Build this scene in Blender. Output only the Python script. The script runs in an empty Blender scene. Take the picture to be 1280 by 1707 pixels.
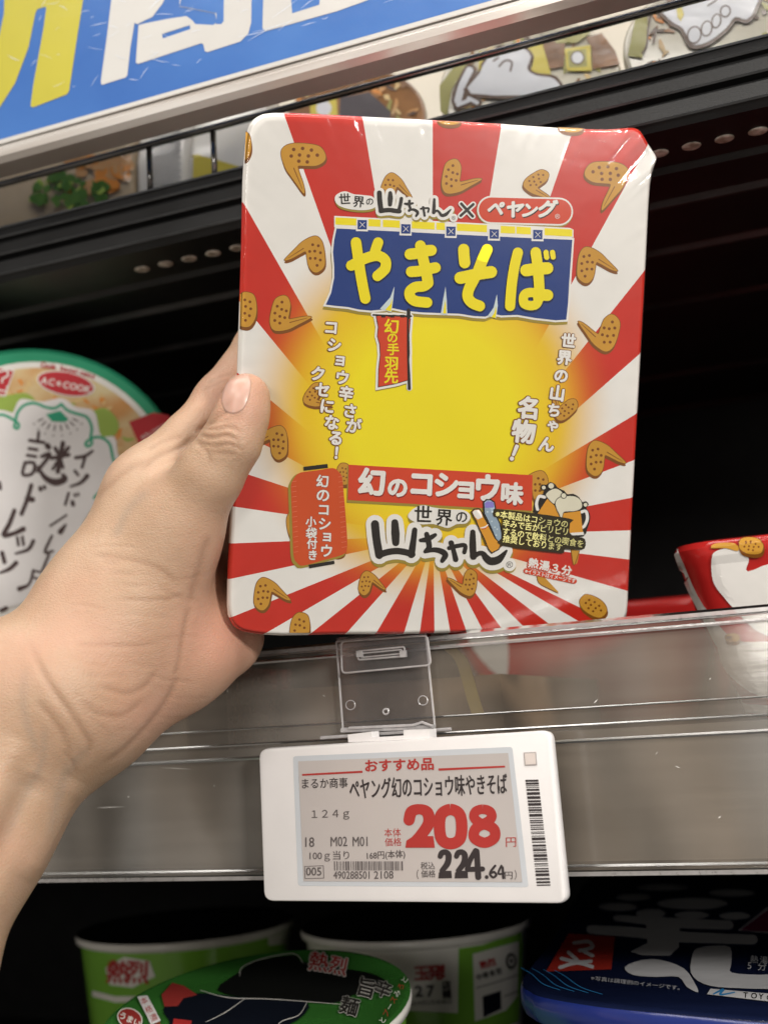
import bpy, bmesh, math, random
import numpy as np
from mathutils import Vector, Matrix
from mathutils.bvhtree import BVHTree
from mathutils.geometry import tessellate_polygon
random.seed(4)
SC = bpy.context.scene
COL = SC.collection

# ------------------------------------------------------------------ camera
FPX, CX, CY = 2000.0, 640.0, 853.5           # focal length and centre in photo pixels
R = Vector((0.92660965, 0.37119684, -0.06006224))
U = Vector((0.11992467, -0.1403389, 0.98281385))
F = Vector((-0.35638833, 0.91788774, 0.17455504))
cam = bpy.data.cameras.new('camera')
cam.sensor_fit = 'VERTICAL'; cam.sensor_height = 24.0
cam.lens = 24.0 * FPX / 1707.0
cam.clip_start = 0.01; cam.clip_end = 50
cam.dof.use_dof = True; cam.dof.focus_distance = 0.385; cam.dof.aperture_fstop = 6.5
co = bpy.data.objects.new('camera', cam); COL.objects.link(co)
co.matrix_world = Matrix(((R.x, U.x, -F.x, 0), (R.y, U.y, -F.y, 0), (R.z, U.z, -F.z, 0), (0, 0, 0, 1)))
SC.camera = co

# ------------------------------------------------------------------ light
W = bpy.data.worlds.new('World'); SC.world = W; W.use_nodes = True
wn = W.node_tree.nodes; wl = W.node_tree.links
bg = wn['Background']
tc = wn.new('ShaderNodeTexCoord'); mp = wn.new('ShaderNodeMapping'); nz = wn.new('ShaderNodeTexNoise'); rp = wn.new('ShaderNodeValToRGB')
mp.inputs['Scale'].default_value = (1.2, 1.2, 2.6)
nz.inputs['Scale'].default_value = 2.2; nz.inputs['Detail'].default_value = 3
rp.color_ramp.elements[0].position = 0.35; rp.color_ramp.elements[0].color = (0.30, 0.24, 0.18, 1)
rp.color_ramp.elements[1].position = 0.68; rp.color_ramp.elements[1].color = (0.95, 0.88, 0.78, 1)
wl.new(tc.outputs['Generated'], mp.inputs['Vector']); wl.new(mp.outputs['Vector'], nz.inputs['Vector'])
wl.new(nz.outputs['Fac'], rp.inputs['Fac']); wl.new(rp.outputs['Color'], bg.inputs['Color'])
bg.inputs['Strength'].default_value = 0.44

def area(name, loc, target, sx, sy, power, col=(1.0, 0.955, 0.895)):
    l = bpy.data.lights.new(name, 'AREA'); l.shape = 'RECTANGLE'; l.size = sx; l.size_y = sy
    l.energy = power; l.color = col
    o = bpy.data.objects.new(name, l); COL.objects.link(o); o.location = loc
    o.rotation_euler = (Vector(target) - Vector(loc)).to_track_quat('-Z', 'Y').to_euler()
    return o
area('ceiling_or_added_lamp', (-0.7, -0.55, 1.25), (-0.15, 0.38, 0.1), 0.9, 0.16, 6)
area('ceiling_or_added_lamp', (0.75, -0.35, 1.3), (-0.1, 0.38, 0.1), 0.9, 0.16, 7)
area('ceiling_or_added_lamp', (-0.1, 0.10, 1.4), (-0.1, 0.42, 0.25), 1.6, 0.2, 12)  # extra overhead lamp, added to brighten the bowls on the top shelf
area('ceiling_or_added_lamp', (0.2, -1.9, 1.5), (-0.1, 0.38, 0.1), 1.4, 0.4, 20)
area('added_fill', (0.05, -1.6, 0.22), (-0.05, 0.45, -0.05), 0.5, 0.3, 6)  # added low fill to lift the bottom shelf, not a real lamp
area('added_fill', (1.08, -0.50, 0.425), (-0.08, 0.36, 0.10), 0.20, 0.16, 17.5)  # added low fill from the right, standing in for light bounced across the aisle

SC.view_settings.view_transform = 'Standard'; SC.view_settings.look = 'None'
SC.view_settings.exposure = 0.0; SC.view_settings.gamma = 1.0
try: SC.view_settings.use_curve_mapping = False
except Exception: pass
SC.render.engine = 'CYCLES'
SC.cycles.max_bounces = 8; SC.cycles.transparent_max_bounces = 24
SC.cycles.use_denoising = True
SC.cycles.caustics_reflective = False; SC.cycles.caustics_refractive = False

# ------------------------------------------------------------------ rays from traced photo points to real planes
def ray(px, py): return F + R * ((px - CX) / FPX) - U * ((py - CY) / FPX)
def atd(px, py, d): return ray(px, py) * d
def onplane(px, py, p0, n):
    r = ray(px, py); return r * (n.dot(p0) / n.dot(r))
def onY(px, py, y): r = ray(px, py); return r * (y / r.y)
def onZ(px, py, z): r = ray(px, py); return r * (z / r.z)

# ------------------------------------------------------------------ materials
def mat(name, color, rough=0.5, spec=0.5, metal=0.0, coat=0.0, var=0.05, vscale=60.0, bump=0.0, bscale=200.0, color2=None, stretch=(1, 1, 1), sss=0.0, trans=0.0, film=False):
    m = bpy.data.materials.new(name); m.use_nodes = True
    nt = m.node_tree; N = nt.nodes; L = nt.links; b = N['Principled BSDF']
    b.inputs['Roughness'].default_value = rough; b.inputs['Specular IOR Level'].default_value = spec
    b.inputs['Metallic'].default_value = metal; b.inputs['Coat Weight'].default_value = coat
    b.inputs['Coat Roughness'].default_value = 0.08
    g = N.new('ShaderNodeNewGeometry'); mpn = N.new('ShaderNodeMapping'); mpn.inputs['Scale'].default_value = stretch
    L.new(g.outputs['Position'], mpn.inputs['Vector'])
    nx = N.new('ShaderNodeTexNoise'); nx.inputs['Scale'].default_value = vscale; nx.inputs['Detail'].default_value = 4
    L.new(mpn.outputs['Vector'], nx.inputs['Vector'])
    mx = N.new('ShaderNodeMix'); mx.data_type = 'RGBA'
    c2 = color2 or tuple(c * (1 - var * 2) for c in color)
    mx.inputs['A'].default_value = (*color, 1); mx.inputs['B'].default_value = (*c2, 1)
    cr = N.new('ShaderNodeMapRange'); cr.inputs['From Min'].default_value = 0.35; cr.inputs['From Max'].default_value = 0.65
    L.new(nx.outputs['Fac'], cr.inputs['Value']); L.new(cr.outputs['Result'], mx.inputs['Factor'])
    L.new(mx.outputs['Result'], b.inputs['Base Color'])
    if sss:
        b.inputs['Subsurface Weight'].default_value = sss; b.inputs['Subsurface Radius'].default_value = (1, 0.35, 0.2); b.inputs['Subsurface Scale'].default_value = 0.004
    if bump:
        bn = N.new('ShaderNodeTexNoise'); bn.inputs['Scale'].default_value = bscale; bn.inputs['Detail'].default_value = 3
        L.new(mpn.outputs['Vector'], bn.inputs['Vector'])
        bp = N.new('ShaderNodeBump'); bp.inputs['Strength'].default_value = bump; bp.inputs['Distance'].default_value = 0.002
        L.new(bn.outputs['Fac'], bp.inputs['Height']); L.new(bp.outputs['Normal'], b.inputs['Normal'])
    return m

PRB = 0.10
def ink(name, c, rough=0.24, var=0.02):
    """printed film: all inks share one shrink-wrap relief, so gloss runs across them unbroken"""
    return mat(name, c, rough=rough, spec=0.5, var=var, vscale=90, bump=PRB, bscale=38)
M = {}
M['white'] = ink('print_white', (0.87, 0.845, 0.80))
M['red'] = ink('print_red', (0.60, 0.028, 0.016))
M['red2'] = ink('print_vermilion', (0.68, 0.06, 0.02))
M['dred'] = ink('print_dark_red', (0.25, 0.012, 0.008))
M['yellow'] = ink('print_yellow', (0.92, 0.77, 0.012))
M['blue'] = ink('print_blue', (0.012, 0.045, 0.22))
M['navy'] = ink('print_navy', (0.008, 0.02, 0.07))
M['black'] = ink('print_black', (0.018, 0.014, 0.012))
M['olive'] = ink('print_shadow_olive', (0.36, 0.27, 0.04))
M['brown'] = ink('print_brown', (0.22, 0.075, 0.01))
M['fried'] = ink('print_fried_brown', (0.60, 0.30, 0.035))
M['dot'] = ink('print_pepper_brown', (0.20, 0.06, 0.008))
M['lantern'] = ink('print_lantern_orange', (0.66, 0.085, 0.018))
M['rib'] = ink('print_lantern_rib', (0.75, 0.20, 0.10))
M['beer'] = ink('print_beer_amber', (0.75, 0.33, 0.03))
M['foam'] = ink('print_foam_cream', (0.78, 0.74, 0.58))
M['soda'] = ink('print_soda_blue', (0.32, 0.42, 0.52))
M['cap'] = ink('print_cap_violet', (0.18, 0.15, 0.42))
M['darkbrown'] = ink('print_notice_brown', (0.03, 0.022, 0.008))
M['palebrown'] = ink('print_pale_yellow', (0.80, 0.75, 0.30))
M['ltblue'] = ink('print_light_blue', (0.62, 0.72, 0.75))

# ------------------------------------------------------------------ objects
def put(o, loc=(0, 0, 0)):
    COL.objects.link(o); o.location = loc; return o
def tag(o, label, cat, group=None, kind=None):
    if label: o['label'] = label
    if cat: o['category'] = cat
    if group: o['group'] = group
    if kind: o['kind'] = kind
    return o
def thing(name, label, cat, loc, group=None):
    o = bpy.data.objects.new(name, None); o.empty_display_size = 0.02; put(o, loc)
    return tag(o, label, cat, group)

class MB:
    """collects world-space faces with materials; build() links them as ONE mesh object"""
    def __init__(s): s.v = []; s.f = []; s.m = []; s.mats = []; s.uv = None
    def mi(s, m):
        if m not in s.mats: s.mats.append(m)
        return s.mats.index(m)
    def add(s, verts, faces, m):
        b = len(s.v); k = s.mi(m); s.v += [Vector(v) for v in verts]
        for f in faces: s.f.append([b + i for i in f]); s.m.append(k)
    def box(s, c, sz, m, rot=None, bev=0):
        bm = bmesh.new(); bmesh.ops.create_cube(bm, size=1)
        for v in bm.verts: v.co = Vector((v.co.x * sz[0], v.co.y * sz[1], v.co.z * sz[2]))
        if bev: bmesh.ops.bevel(bm, geom=bm.edges[:], offset=bev, segments=2, affect='EDGES', profile=0.5)
        for v in bm.verts: v.co = (rot @ v.co if rot else v.co) + Vector(c)
        bm.verts.index_update()
        s.add([v.co.copy() for v in bm.verts], [[v.index for v in f.verts] for f in bm.faces], m); bm.free()
    def tube(s, pts, r, m, seg=10, cap=True):
        pts = [Vector(p) for p in pts]; rr = r if isinstance(r, (list, tuple)) else [r] * len(pts)
        V = []; prev = None
        for i, p in enumerate(pts):
            t = (pts[min(i + 1, len(pts) - 1)] - pts[max(i - 1, 0)]).normalized()
            a = t.orthogonal().normalized() if prev is None else (prev - t * prev.dot(t)).normalized()
            prev = a; b = t.cross(a)
            V += [p + (a * math.cos(2 * math.pi * k / seg) + b * math.sin(2 * math.pi * k / seg)) * rr[i] for k in range(seg)]
        Fc = [[i * seg + k, i * seg + (k + 1) % seg, (i + 1) * seg + (k + 1) % seg, (i + 1) * seg + k] for i in range(len(pts) - 1) for k in range(seg)]
        if cap: Fc += [list(range(seg))[::-1], list(range((len(pts) - 1) * seg, len(pts) * seg))]
        s.add(V, Fc, m)
    def loft(s, rings, m, cap0=True, cap1=True):
        n = len(rings[0]); V = [p for r in rings for p in r]
        Fc = [[i * n + k, i * n + (k + 1) % n, (i + 1) * n + (k + 1) % n, (i + 1) * n + k] for i in range(len(rings) - 1) for k in range(n)]
        if cap0: Fc.append(list(range(n))[::-1])
        if cap1: Fc.append(list(range((len(rings) - 1) * n, len(rings) * n)))
        s.add(V, Fc, m)
    def bvh(s): return BVHTree.FromPolygons(s.v, s.f)
    def build(s, name, parent=None, smooth=False, label=None, loc=None):
        me = bpy.data.meshes.new(name); o = bpy.data.objects.new(name, me)
        off = Vector(loc) if loc is not None else (Vector(parent_loc(parent)) if parent else Vector((0, 0, 0)))
        me.from_pydata([tuple(v - off) for v in s.v], [], s.f)
        for m in s.mats: me.materials.append(m)
        me.polygons.foreach_set('material_index', s.m)
        if smooth: me.polygons.foreach_set('use_smooth', [True] * len(me.polygons))
        me.update(); COL.objects.link(o)
        if parent: o.parent = parent
        else: o.location = off
        if label: o['label'] = label
        return o
def parent_loc(p):
    l = Vector(p.location)
    while p.parent: p = p.parent; l += p.location
    return l
def sharp(o, deg=35):
    o.data.polygons.foreach_set('use_smooth', [True] * len(o.data.polygons))
    bm = bmesh.new(); bm.from_mesh(o.data)
    for e in bm.edges:
        if len(e.link_faces) == 2 and e.calc_face_angle(0) > math.radians(deg): e.smooth = False
    bm.to_mesh(o.data); bm.free()

# ------------------------------------------------------------------ flat artwork on a surface
STEP = 0.00007
def catmull(P, n=8):
    if len(P) < 3: return [tuple(p) for p in P]
    A = np.array(P, float); out = []
    for i in range(len(A) - 1):
        p0, p1, p2, p3 = A[max(i - 1, 0)], A[i], A[i + 1], A[min(i + 2, len(A) - 1)]
        for t in np.linspace(0, 1, n, endpoint=False):
            out.append(tuple(0.5 * (2 * p1 + (p2 - p0) * t + (2 * p0 - 5 * p1 + 4 * p2 - p3) * t * t + (3 * p1 - p0 - 3 * p2 + p3) * t ** 3)))
    out.append(tuple(A[-1])); return out
def closedcurve(P, n=6):
    A = np.array(P, float); k = len(A); out = []
    for i in range(k):
        p0, p1, p2, p3 = A[i - 1], A[i], A[(i + 1) % k], A[(i + 2) % k]
        for t in np.linspace(0, 1, n, endpoint=False):
            out.append(tuple(0.5 * (2 * p1 + (p2 - p0) * t + (2 * p0 - 5 * p1 + 4 * p2 - p3) * t * t + (3 * p1 - p0 - 3 * p2 + p3) * t ** 3)))
    return out
def grow(P, d):
    A = np.array(P, float); ar = 0.5 * np.sum(A[:, 0] * np.roll(A[:, 1], -1) - np.roll(A[:, 0], -1) * A[:, 1])
    sgn = 1 if ar > 0 else -1; e1 = A - np.roll(A, 1, 0); e2 = np.roll(A, -1, 0) - A
    n1 = np.stack([e1[:, 1], -e1[:, 0]], 1); n2 = np.stack([e2[:, 1], -e2[:, 0]], 1)
    n1 /= np.linalg.norm(n1, axis=1)[:, None] + 1e-9; n2 /= np.linalg.norm(n2, axis=1)[:, None] + 1e-9
    n = n1 + n2; n /= np.linalg.norm(n, axis=1)[:, None] + 1e-9
    k = np.maximum(0.5, np.sum(n * n1, 1))
    return (A + sgn * d * n / k[:, None]).tolist()
def clip_half(P, a, b):
    """keep the side of line a->b that lies to its left in picture space (y down: right-hand side)"""
    out = []; ax, ay = a; bx, by = b
    sd = lambda p: (bx - ax) * (p[1] - ay) - (by - ay) * (p[0] - ax)
    for i in range(len(P)):
        p, q = P[i], P[(i + 1) % len(P)]; s1, s2 = sd(p), sd(q)
        if s1 >= 0: out.append(p)
        if s1 * s2 < 0:
            t = s1 / (s1 - s2); out.append((p[0] + (q[0] - p[0]) * t, p[1] + (q[1] - p[1]) * t))
    return out

_G = {}
def _text_mesh(s, off):
    c = bpy.data.curves.new('glyph', 'FONT'); c.body = s; c.size = 1; c.offset = off; c.resolution_u = 3
    o = bpy.data.objects.new('glyph', c); COL.objects.link(o)
    dg = bpy.context.evaluated_depsgraph_get()
    me = bpy.data.meshes.new_from_object(o.evaluated_get(dg))
    V = [(v.co.x, v.co.y) for v in me.vertices]; Fc = [tuple(p.vertices) for p in me.polygons]
    bpy.data.objects.remove(o); bpy.data.curves.remove(c); bpy.data.meshes.remove(me)
    return V, Fc
def _bb(V): A = np.array(V); return A.min(0), A.max(0)
_a, _b = _bb(_text_mesh('国国', 0)[0]); _c, _d = _bb(_text_mesh('国', 0)[0])
EM = (_b[0] - _a[0]) - (_d[0] - _c[0]); EMC = ((_c + _d) / 2)
def glyph(s, off=0.0):
    k = (s, round(off, 4))
    if k not in _G: _G[k] = _text_mesh(s, off)
    return _G[k]

class Art:
    def __init__(s, proj, lift=1.0, sub=0): s.mb = MB(); s.proj = proj; s.lift = lift; s.sub = sub
    def P(s, x, y, z): p, n = s.proj(x, y); return p + n * (STEP * (z + s.lift))
    def poly(s, pts, m, z=0.0, holes=()):
        loops = [[Vector((p[0], p[1], 0)) for p in pts]] + [[Vector((p[0], p[1], 0)) for p in h] for h in holes]
        fl = [p for l in loops for p in l]; tr = tessellate_polygon(loops)
        if s.sub:                                 # cut small enough to follow a curved wall
            fl = list(fl); tr = [tuple(t) for t in tr]; mid = {}
            for it in range(6):
                big = False; nt = []
                def md(i, j):
                    k = (min(i, j), max(i, j))
                    if k not in mid: mid[k] = len(fl); fl.append((fl[i] + fl[j]) / 2)
                    return mid[k]
                for a, b, c in tr:
                    if max((fl[a] - fl[b]).length, (fl[b] - fl[c]).length, (fl[c] - fl[a]).length) > s.sub:
                        ab, bc, ca = md(a, b), md(b, c), md(c, a); nt += [(a, ab, ca), (ab, b, bc), (ca, bc, c), (ab, bc, ca)]; big = True
                    else: nt.append((a, b, c))
                tr = nt
                if not big: break
        V = [s.P(p.x, p.y, z) for p in fl]; n = s.proj(fl[0].x, fl[0].y)[1]
        T = []
        for t in tr:
            a, b, c = (V[i] for i in t)
            T.append(t if (b - a).cross(c - a).dot(n) > 0 else t[::-1])
        s.mb.add(V, T, m)
    def stroke(s, pts, w, m, z=0.0, n=8, close=False, taper=None):
        C = catmull(pts, n) if not close else (lambda q: q + [q[0]])(closedcurve(pts, n))
        C = np.array(C); k = len(C)
        if isinstance(w, (list, tuple)): ws = np.interp(np.linspace(0, 1, k), np.linspace(0, 1, len(w)), w)
        else: ws = np.full(k, float(w))
        T = np.gradient(C, axis=0); T /= np.linalg.norm(T, axis=1)[:, None] + 1e-9
        Nn = np.stack([-T[:, 1], T[:, 0]], 1) * ws[:, None] / 2
        A, B = C + Nn, C - Nn; zz = z + np.linspace(0, 0.08, k)
        V = [s.P(*A[i], zz[i]) for i in range(k)] + [s.P(*B[i], zz[i]) for i in range(k)]
        Fc = [[i, i + 1, k + i + 1, k + i] for i in range(k - 1)]
        nn = s.proj(*C[0])[1]
        def fix(V, f): return f if (V[f[1]] - V[f[0]]).cross(V[f[-1]] - V[f[0]]).dot(nn) > 0 else f[::-1]
        s.mb.add(V, [fix(V, f) for f in Fc], m)
        if not close:
            for c, t, w_, zz_ in ((C[0], -T[0], ws[0], z - 0.02), (C[-1], T[-1], ws[-1], z + 0.1)):
                if w_ < 0.8: continue
                a0 = math.atan2(t[1], t[0])
                pts2 = [(c[0] + math.cos(a0 + a) * w_ / 2, c[1] + math.sin(a0 + a) * w_ / 2) for a in np.linspace(-math.pi / 2, math.pi / 2, 9)]
                s.poly(pts2, m, zz_)
    def disc(s, x, y, rx, m, z=0, ry=None, rot=0, n=20):
        ry = ry or rx; c, sn = math.cos(math.radians(rot)), math.sin(math.radians(rot))
        s.poly([(x + rx * math.cos(a) * c - ry * math.sin(a) * sn, y + rx * math.cos(a) * sn + ry * math.sin(a) * c) for a in np.linspace(0, 2 * math.pi, n, endpoint=False)], m, z)
    def char(s, ch, x, y, size, m, z=0.0, rot=0.0, bold=0.0, sx=1.0, shear=0.0, fit=False):
        """one character centred on its em box at (x, y); size = em in pixels, rot clockwise degrees"""
        V, Fc = glyph(ch)
        if not V: return
        cx, cy = EMC
        if fit:
            a, b = _bb(V); cx, cy = (a + b) / 2
        c, sn = math.cos(math.radians(rot)), math.sin(math.radians(rot)); k = size / EM
        nn = s.proj(x, y)[1]; nb = 0 if bold < 0.004 else (6 if bold < 0.03 else 8 if bold < 0.06 else 12)
        offs = [(0, 0)] + [(bold * size * math.cos(t), bold * size * math.sin(t)) for t in np.linspace(0, 2 * math.pi, nb, endpoint=False)]
        for q, (ox, oy) in enumerate(offs):
            Q = []
            for vx, vy in V:
                ax = ((vx - cx) + shear * (vy - cy)) * k * sx; ay = -(vy - cy) * k
                Q.append(s.P(x + ox + ax * c - ay * sn, y + oy + ax * sn + ay * c, z + 0.05 * q))
            out = []
            for f in Fc:
                nrm = (Q[f[1]] - Q[f[0]]).cross(Q[f[2]] - Q[f[0]])
                out.append(list(f) if nrm.dot(nn) > 0 else list(f)[::-1])
            s.mb.add(Q, out, m)
    def line(s, text, x0, y0, x1, y1, size, m, z=0.0, bold=0.0, sx=1.0, **kw):
        """whole string as one block fitted between (x0,y0) and (x1,y1) along its middle"""
        V, Fc = glyph(text)
        if not V: return
        a, b = _bb(V); ln = math.hypot(x1 - x0, y1 - y0); ux, uy = (x1 - x0) / ln, (y1 - y0) / ln
        kx = ln / (b[0] - a[0]); ky = size / EM; cy = (a[1] + b[1]) / 2 if kw.get('fit') else EMC[1]
        if kw.get('fit'): ky = size / (b[1] - a[1])
        sh = kw.get('shear', 0); nn = s.proj((x0 + x1) / 2, (y0 + y1) / 2)[1]
        nb = 0 if bold < 0.004 else (4 if bold < 0.03 else 8)
        offs = [(0, 0)] + [(bold * size * math.cos(t), bold * size * math.sin(t)) for t in np.linspace(0.4, 2 * math.pi + 0.4, nb, endpoint=False)]
        for q, (ox, oy) in enumerate(offs):
            Q = []
            for vx, vy in V:
                ax = (vx - a[0]) * kx + sh * (vy - cy) * ky; ay = -(vy - cy) * ky
                Q.append(s.P(x0 + ox + ax * ux - ay * uy, y0 + oy + ax * uy + ay * ux, z + 0.05 * q))
            out = []
            for f in Fc:
                nrm = (Q[f[1]] - Q[f[0]]).cross(Q[f[2]] - Q[f[0]])
                out.append(list(f) if nrm.dot(nn) > 0 else list(f)[::-1])
            s.mb.add(Q, out, m)
    def build(s, name, parent, label=None): return s.mb.build(name, parent, label=label)

def planeproj(p0, n): return lambda x, y: (onplane(x, y, p0, n), n)
def surfproj(bvh, fb, verts=None):
    cc = sum(verts, Vector()) / len(verts) if verts else fb[0]
    cxx, cyy = CX + FPX * cc.dot(R) / cc.dot(F), CY - FPX * cc.dot(U) / cc.dot(F)
    def f(x, y):
        for k in range(40):                       # a point just off the silhouette slides back onto the surface
            t = 1 - 0.025 * k; qx, qy = cxx + (x - cxx) * t, cyy + (y - cyy) * t
            d = ray(qx, qy).normalized(); h = bvh.ray_cast(Vector((0, 0, 0)), d)
            if h[0] is not None:
                n = h[1] if h[1].dot(d) < 0 else -h[1]
                return h[0], n
        return onplane(x, y, *fb), fb[1]
    return f

# ================================================================== SHELVES
def clear_mat(name, tint, haze, hazecol, rough=0.06, streak=True, ior=1.45, refl=1.0):
    m = bpy.data.materials.new(name); m.use_nodes = True; nt = m.node_tree; N = nt.nodes; L = nt.links
    N.remove(N['Principled BSDF']); out = N['Material Output']
    tr = N.new('ShaderNodeBsdfTransparent'); tr.inputs['Color'].default_value = (*tint, 1)
    df = N.new('ShaderNodeBsdfDiffuse'); df.inputs['Color'].default_value = (*hazecol, 1)
    gl = N.new('ShaderNodeBsdfGlossy'); gl.inputs['Roughness'].default_value = rough; gl.inputs['Color'].default_value = (refl, refl, refl, 1)
    fr = N.new('ShaderNodeFresnel'); fr.inputs['IOR'].default_value = ior
    m1 = N.new('ShaderNodeMixShader'); m2 = N.new('ShaderNodeMixShader')
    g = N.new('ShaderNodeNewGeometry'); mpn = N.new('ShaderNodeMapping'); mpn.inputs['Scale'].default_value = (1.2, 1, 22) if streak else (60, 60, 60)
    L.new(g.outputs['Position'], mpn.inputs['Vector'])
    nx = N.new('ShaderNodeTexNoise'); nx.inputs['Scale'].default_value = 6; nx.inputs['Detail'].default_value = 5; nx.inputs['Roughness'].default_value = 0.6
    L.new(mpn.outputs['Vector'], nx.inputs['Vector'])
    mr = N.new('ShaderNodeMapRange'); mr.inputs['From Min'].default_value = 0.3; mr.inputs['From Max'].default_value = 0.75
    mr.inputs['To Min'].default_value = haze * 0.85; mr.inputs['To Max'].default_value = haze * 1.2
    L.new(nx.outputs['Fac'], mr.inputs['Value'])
    if streak:      # dust, and aisle reflections painted into the haze as soft upright patches
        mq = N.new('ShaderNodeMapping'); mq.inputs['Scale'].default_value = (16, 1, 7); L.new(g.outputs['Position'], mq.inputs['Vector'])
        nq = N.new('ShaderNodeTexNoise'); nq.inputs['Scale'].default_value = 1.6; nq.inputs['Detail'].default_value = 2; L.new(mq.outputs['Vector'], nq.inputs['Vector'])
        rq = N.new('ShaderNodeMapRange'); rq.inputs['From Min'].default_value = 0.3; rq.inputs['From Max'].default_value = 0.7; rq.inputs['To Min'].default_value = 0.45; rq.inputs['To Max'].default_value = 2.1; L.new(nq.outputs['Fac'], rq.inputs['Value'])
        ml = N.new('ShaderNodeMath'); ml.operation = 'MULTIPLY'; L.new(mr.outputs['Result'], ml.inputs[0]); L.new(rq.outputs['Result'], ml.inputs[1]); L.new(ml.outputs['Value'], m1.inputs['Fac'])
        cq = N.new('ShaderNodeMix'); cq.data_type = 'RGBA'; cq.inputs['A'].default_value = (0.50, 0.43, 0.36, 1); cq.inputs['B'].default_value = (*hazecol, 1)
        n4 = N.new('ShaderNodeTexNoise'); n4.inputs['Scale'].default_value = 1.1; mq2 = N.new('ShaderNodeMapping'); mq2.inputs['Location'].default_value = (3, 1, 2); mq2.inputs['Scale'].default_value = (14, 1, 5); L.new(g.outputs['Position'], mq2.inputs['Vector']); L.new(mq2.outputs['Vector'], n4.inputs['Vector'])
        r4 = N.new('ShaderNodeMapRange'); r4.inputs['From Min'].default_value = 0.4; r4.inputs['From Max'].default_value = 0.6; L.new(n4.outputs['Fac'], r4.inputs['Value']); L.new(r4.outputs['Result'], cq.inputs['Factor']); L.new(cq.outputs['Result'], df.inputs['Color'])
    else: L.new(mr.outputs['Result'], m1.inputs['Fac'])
    L.new(tr.outputs['BSDF'], m1.inputs[1]); L.new(df.outputs['BSDF'], m1.inputs[2])
    bp = N.new('ShaderNodeBump'); bp.inputs['Strength'].default_value = 0.08; bp.inputs['Distance'].default_value = 0.001
    L.new(nx.outputs['Fac'], bp.inputs['Height']); L.new(bp.outputs['Normal'], gl.inputs['Normal'])
    L.new(fr.outputs['Fac'], m2.inputs['Fac']); L.new(m1.outputs['Shader'], m2.inputs[1]); L.new(gl.outputs['BSDF'], m2.inputs[2])
    L.new(m2.outputs['Shader'], out.inputs['Surface'])
    return m
black = mat('black_powder_coat', (0.012, 0.0125, 0.0135), rough=0.42, spec=0.4, var=0.2, vscale=40, bump=0.05, bscale=900)
black2 = mat('black_shelf_lining', (0.006, 0.0062, 0.0065), rough=0.7, spec=0.15, var=0.2)
blackedge = mat('lighter_black_edge', (0.05, 0.052, 0.055), rough=0.4, spec=0.5, var=0.2)  # lighter black for the front edges and two underside ribs
fascia = mat('grey_shelf_fascia', (0.36, 0.32, 0.28), rough=0.30, metal=0.1, vscale=3.0, stretch=(5.0, 1, 2.0), color2=(0.085, 0.083, 0.08))  # brown and dark patches paint blurred aisle reflections into the colour
slotm = mat('slot_light_disc', (0.88, 0.85, 0.78), rough=0.4, var=0.3, vscale=300, color2=(0.35, 0.30, 0.24))  # pale discs imitate light showing through open slots in the shelf
backm = mat('cream_back_panel', (0.62, 0.57, 0.48), rough=0.5, var=0.1, vscale=4)
X0, X1 = -1.3, 0.9
def extrude(mb, prof, m, x0=X0, x1=X1, closed=True):
    """profile of (y, z) corners pulled along the shelf"""
    k = len(prof); V = [Vector((x0, y, z)) for y, z in prof] + [Vector((x1, y, z)) for y, z in prof]
    Fc = [[i, (i + 1) % k, k + (i + 1) % k, k + i] for i in range(k if closed else k - 1)]
    if closed:
        tr = tessellate_polygon([[Vector((y, z, 0)) for y, z in prof]])
        Fc += [list(t) for t in tr] + [[k + i for i in t[::-1]] for t in tr]
    mb.add(V, Fc, m)

ZL = 0.2213                                        # top of the upper shelf
us = thing('metal_shelf', 'black ribbed metal shelf above the held noodle packet, carrying bowls behind a wire rail', 'shelf', (-0.15, 0.6, 0.197))
mb = MB()
extrude(mb, [(0.80, ZL - 0.001), (0.403, ZL - 0.001), (0.3995, ZL - 0.0003), (0.3955, ZL - 0.0012), (0.395, 0.2158), (0.3975, 0.2148), (0.3975, 0.2132), (0.395, 0.2122),
             (0.395, 0.2080), (0.3985, 0.2068), (0.3985, 0.2056), (0.3955, 0.2046), (0.3955, 0.1990), (0.3985, 0.1965), (0.80, 0.1965)], black)
o = mb.build('shelf_tray', us)
mb = MB()
extrude(mb, [(0.3990, ZL), (0.3955, ZL - 0.0005), (0.3948, ZL - 0.0018), (0.3990, ZL - 0.0004)], blackedge)
for z in (0.2158, 0.2080, 0.1990): extrude(mb, [(0.3951, z + 0.0004), (0.3946, z), (0.3951, z - 0.0006)], blackedge)
mb.build('front_edge', us)
mb = MB()
for px, py in ((1100, 280), (1100, 335), (1100, 415), (1100, 505), (1100, 625), (1100, 682), (1100, 745)):
    y = onZ(px, py, 0.1965).y
    if y < 0.795: extrude(mb, [(y, 0.1965), (y + 0.002, 0.1945), (y + 0.004, 0.1945), (y + 0.006, 0.1965)], blackedge if py in (335, 415) else black)
mb.build('underside_rib', us)
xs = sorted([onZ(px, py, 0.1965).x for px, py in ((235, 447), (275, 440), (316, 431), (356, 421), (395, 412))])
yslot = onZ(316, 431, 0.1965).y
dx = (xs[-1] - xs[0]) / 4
xr = [onZ(px, py, 0.1965).x for px, py in ((1122, 241), (1180, 228), (1237, 214))]
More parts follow.
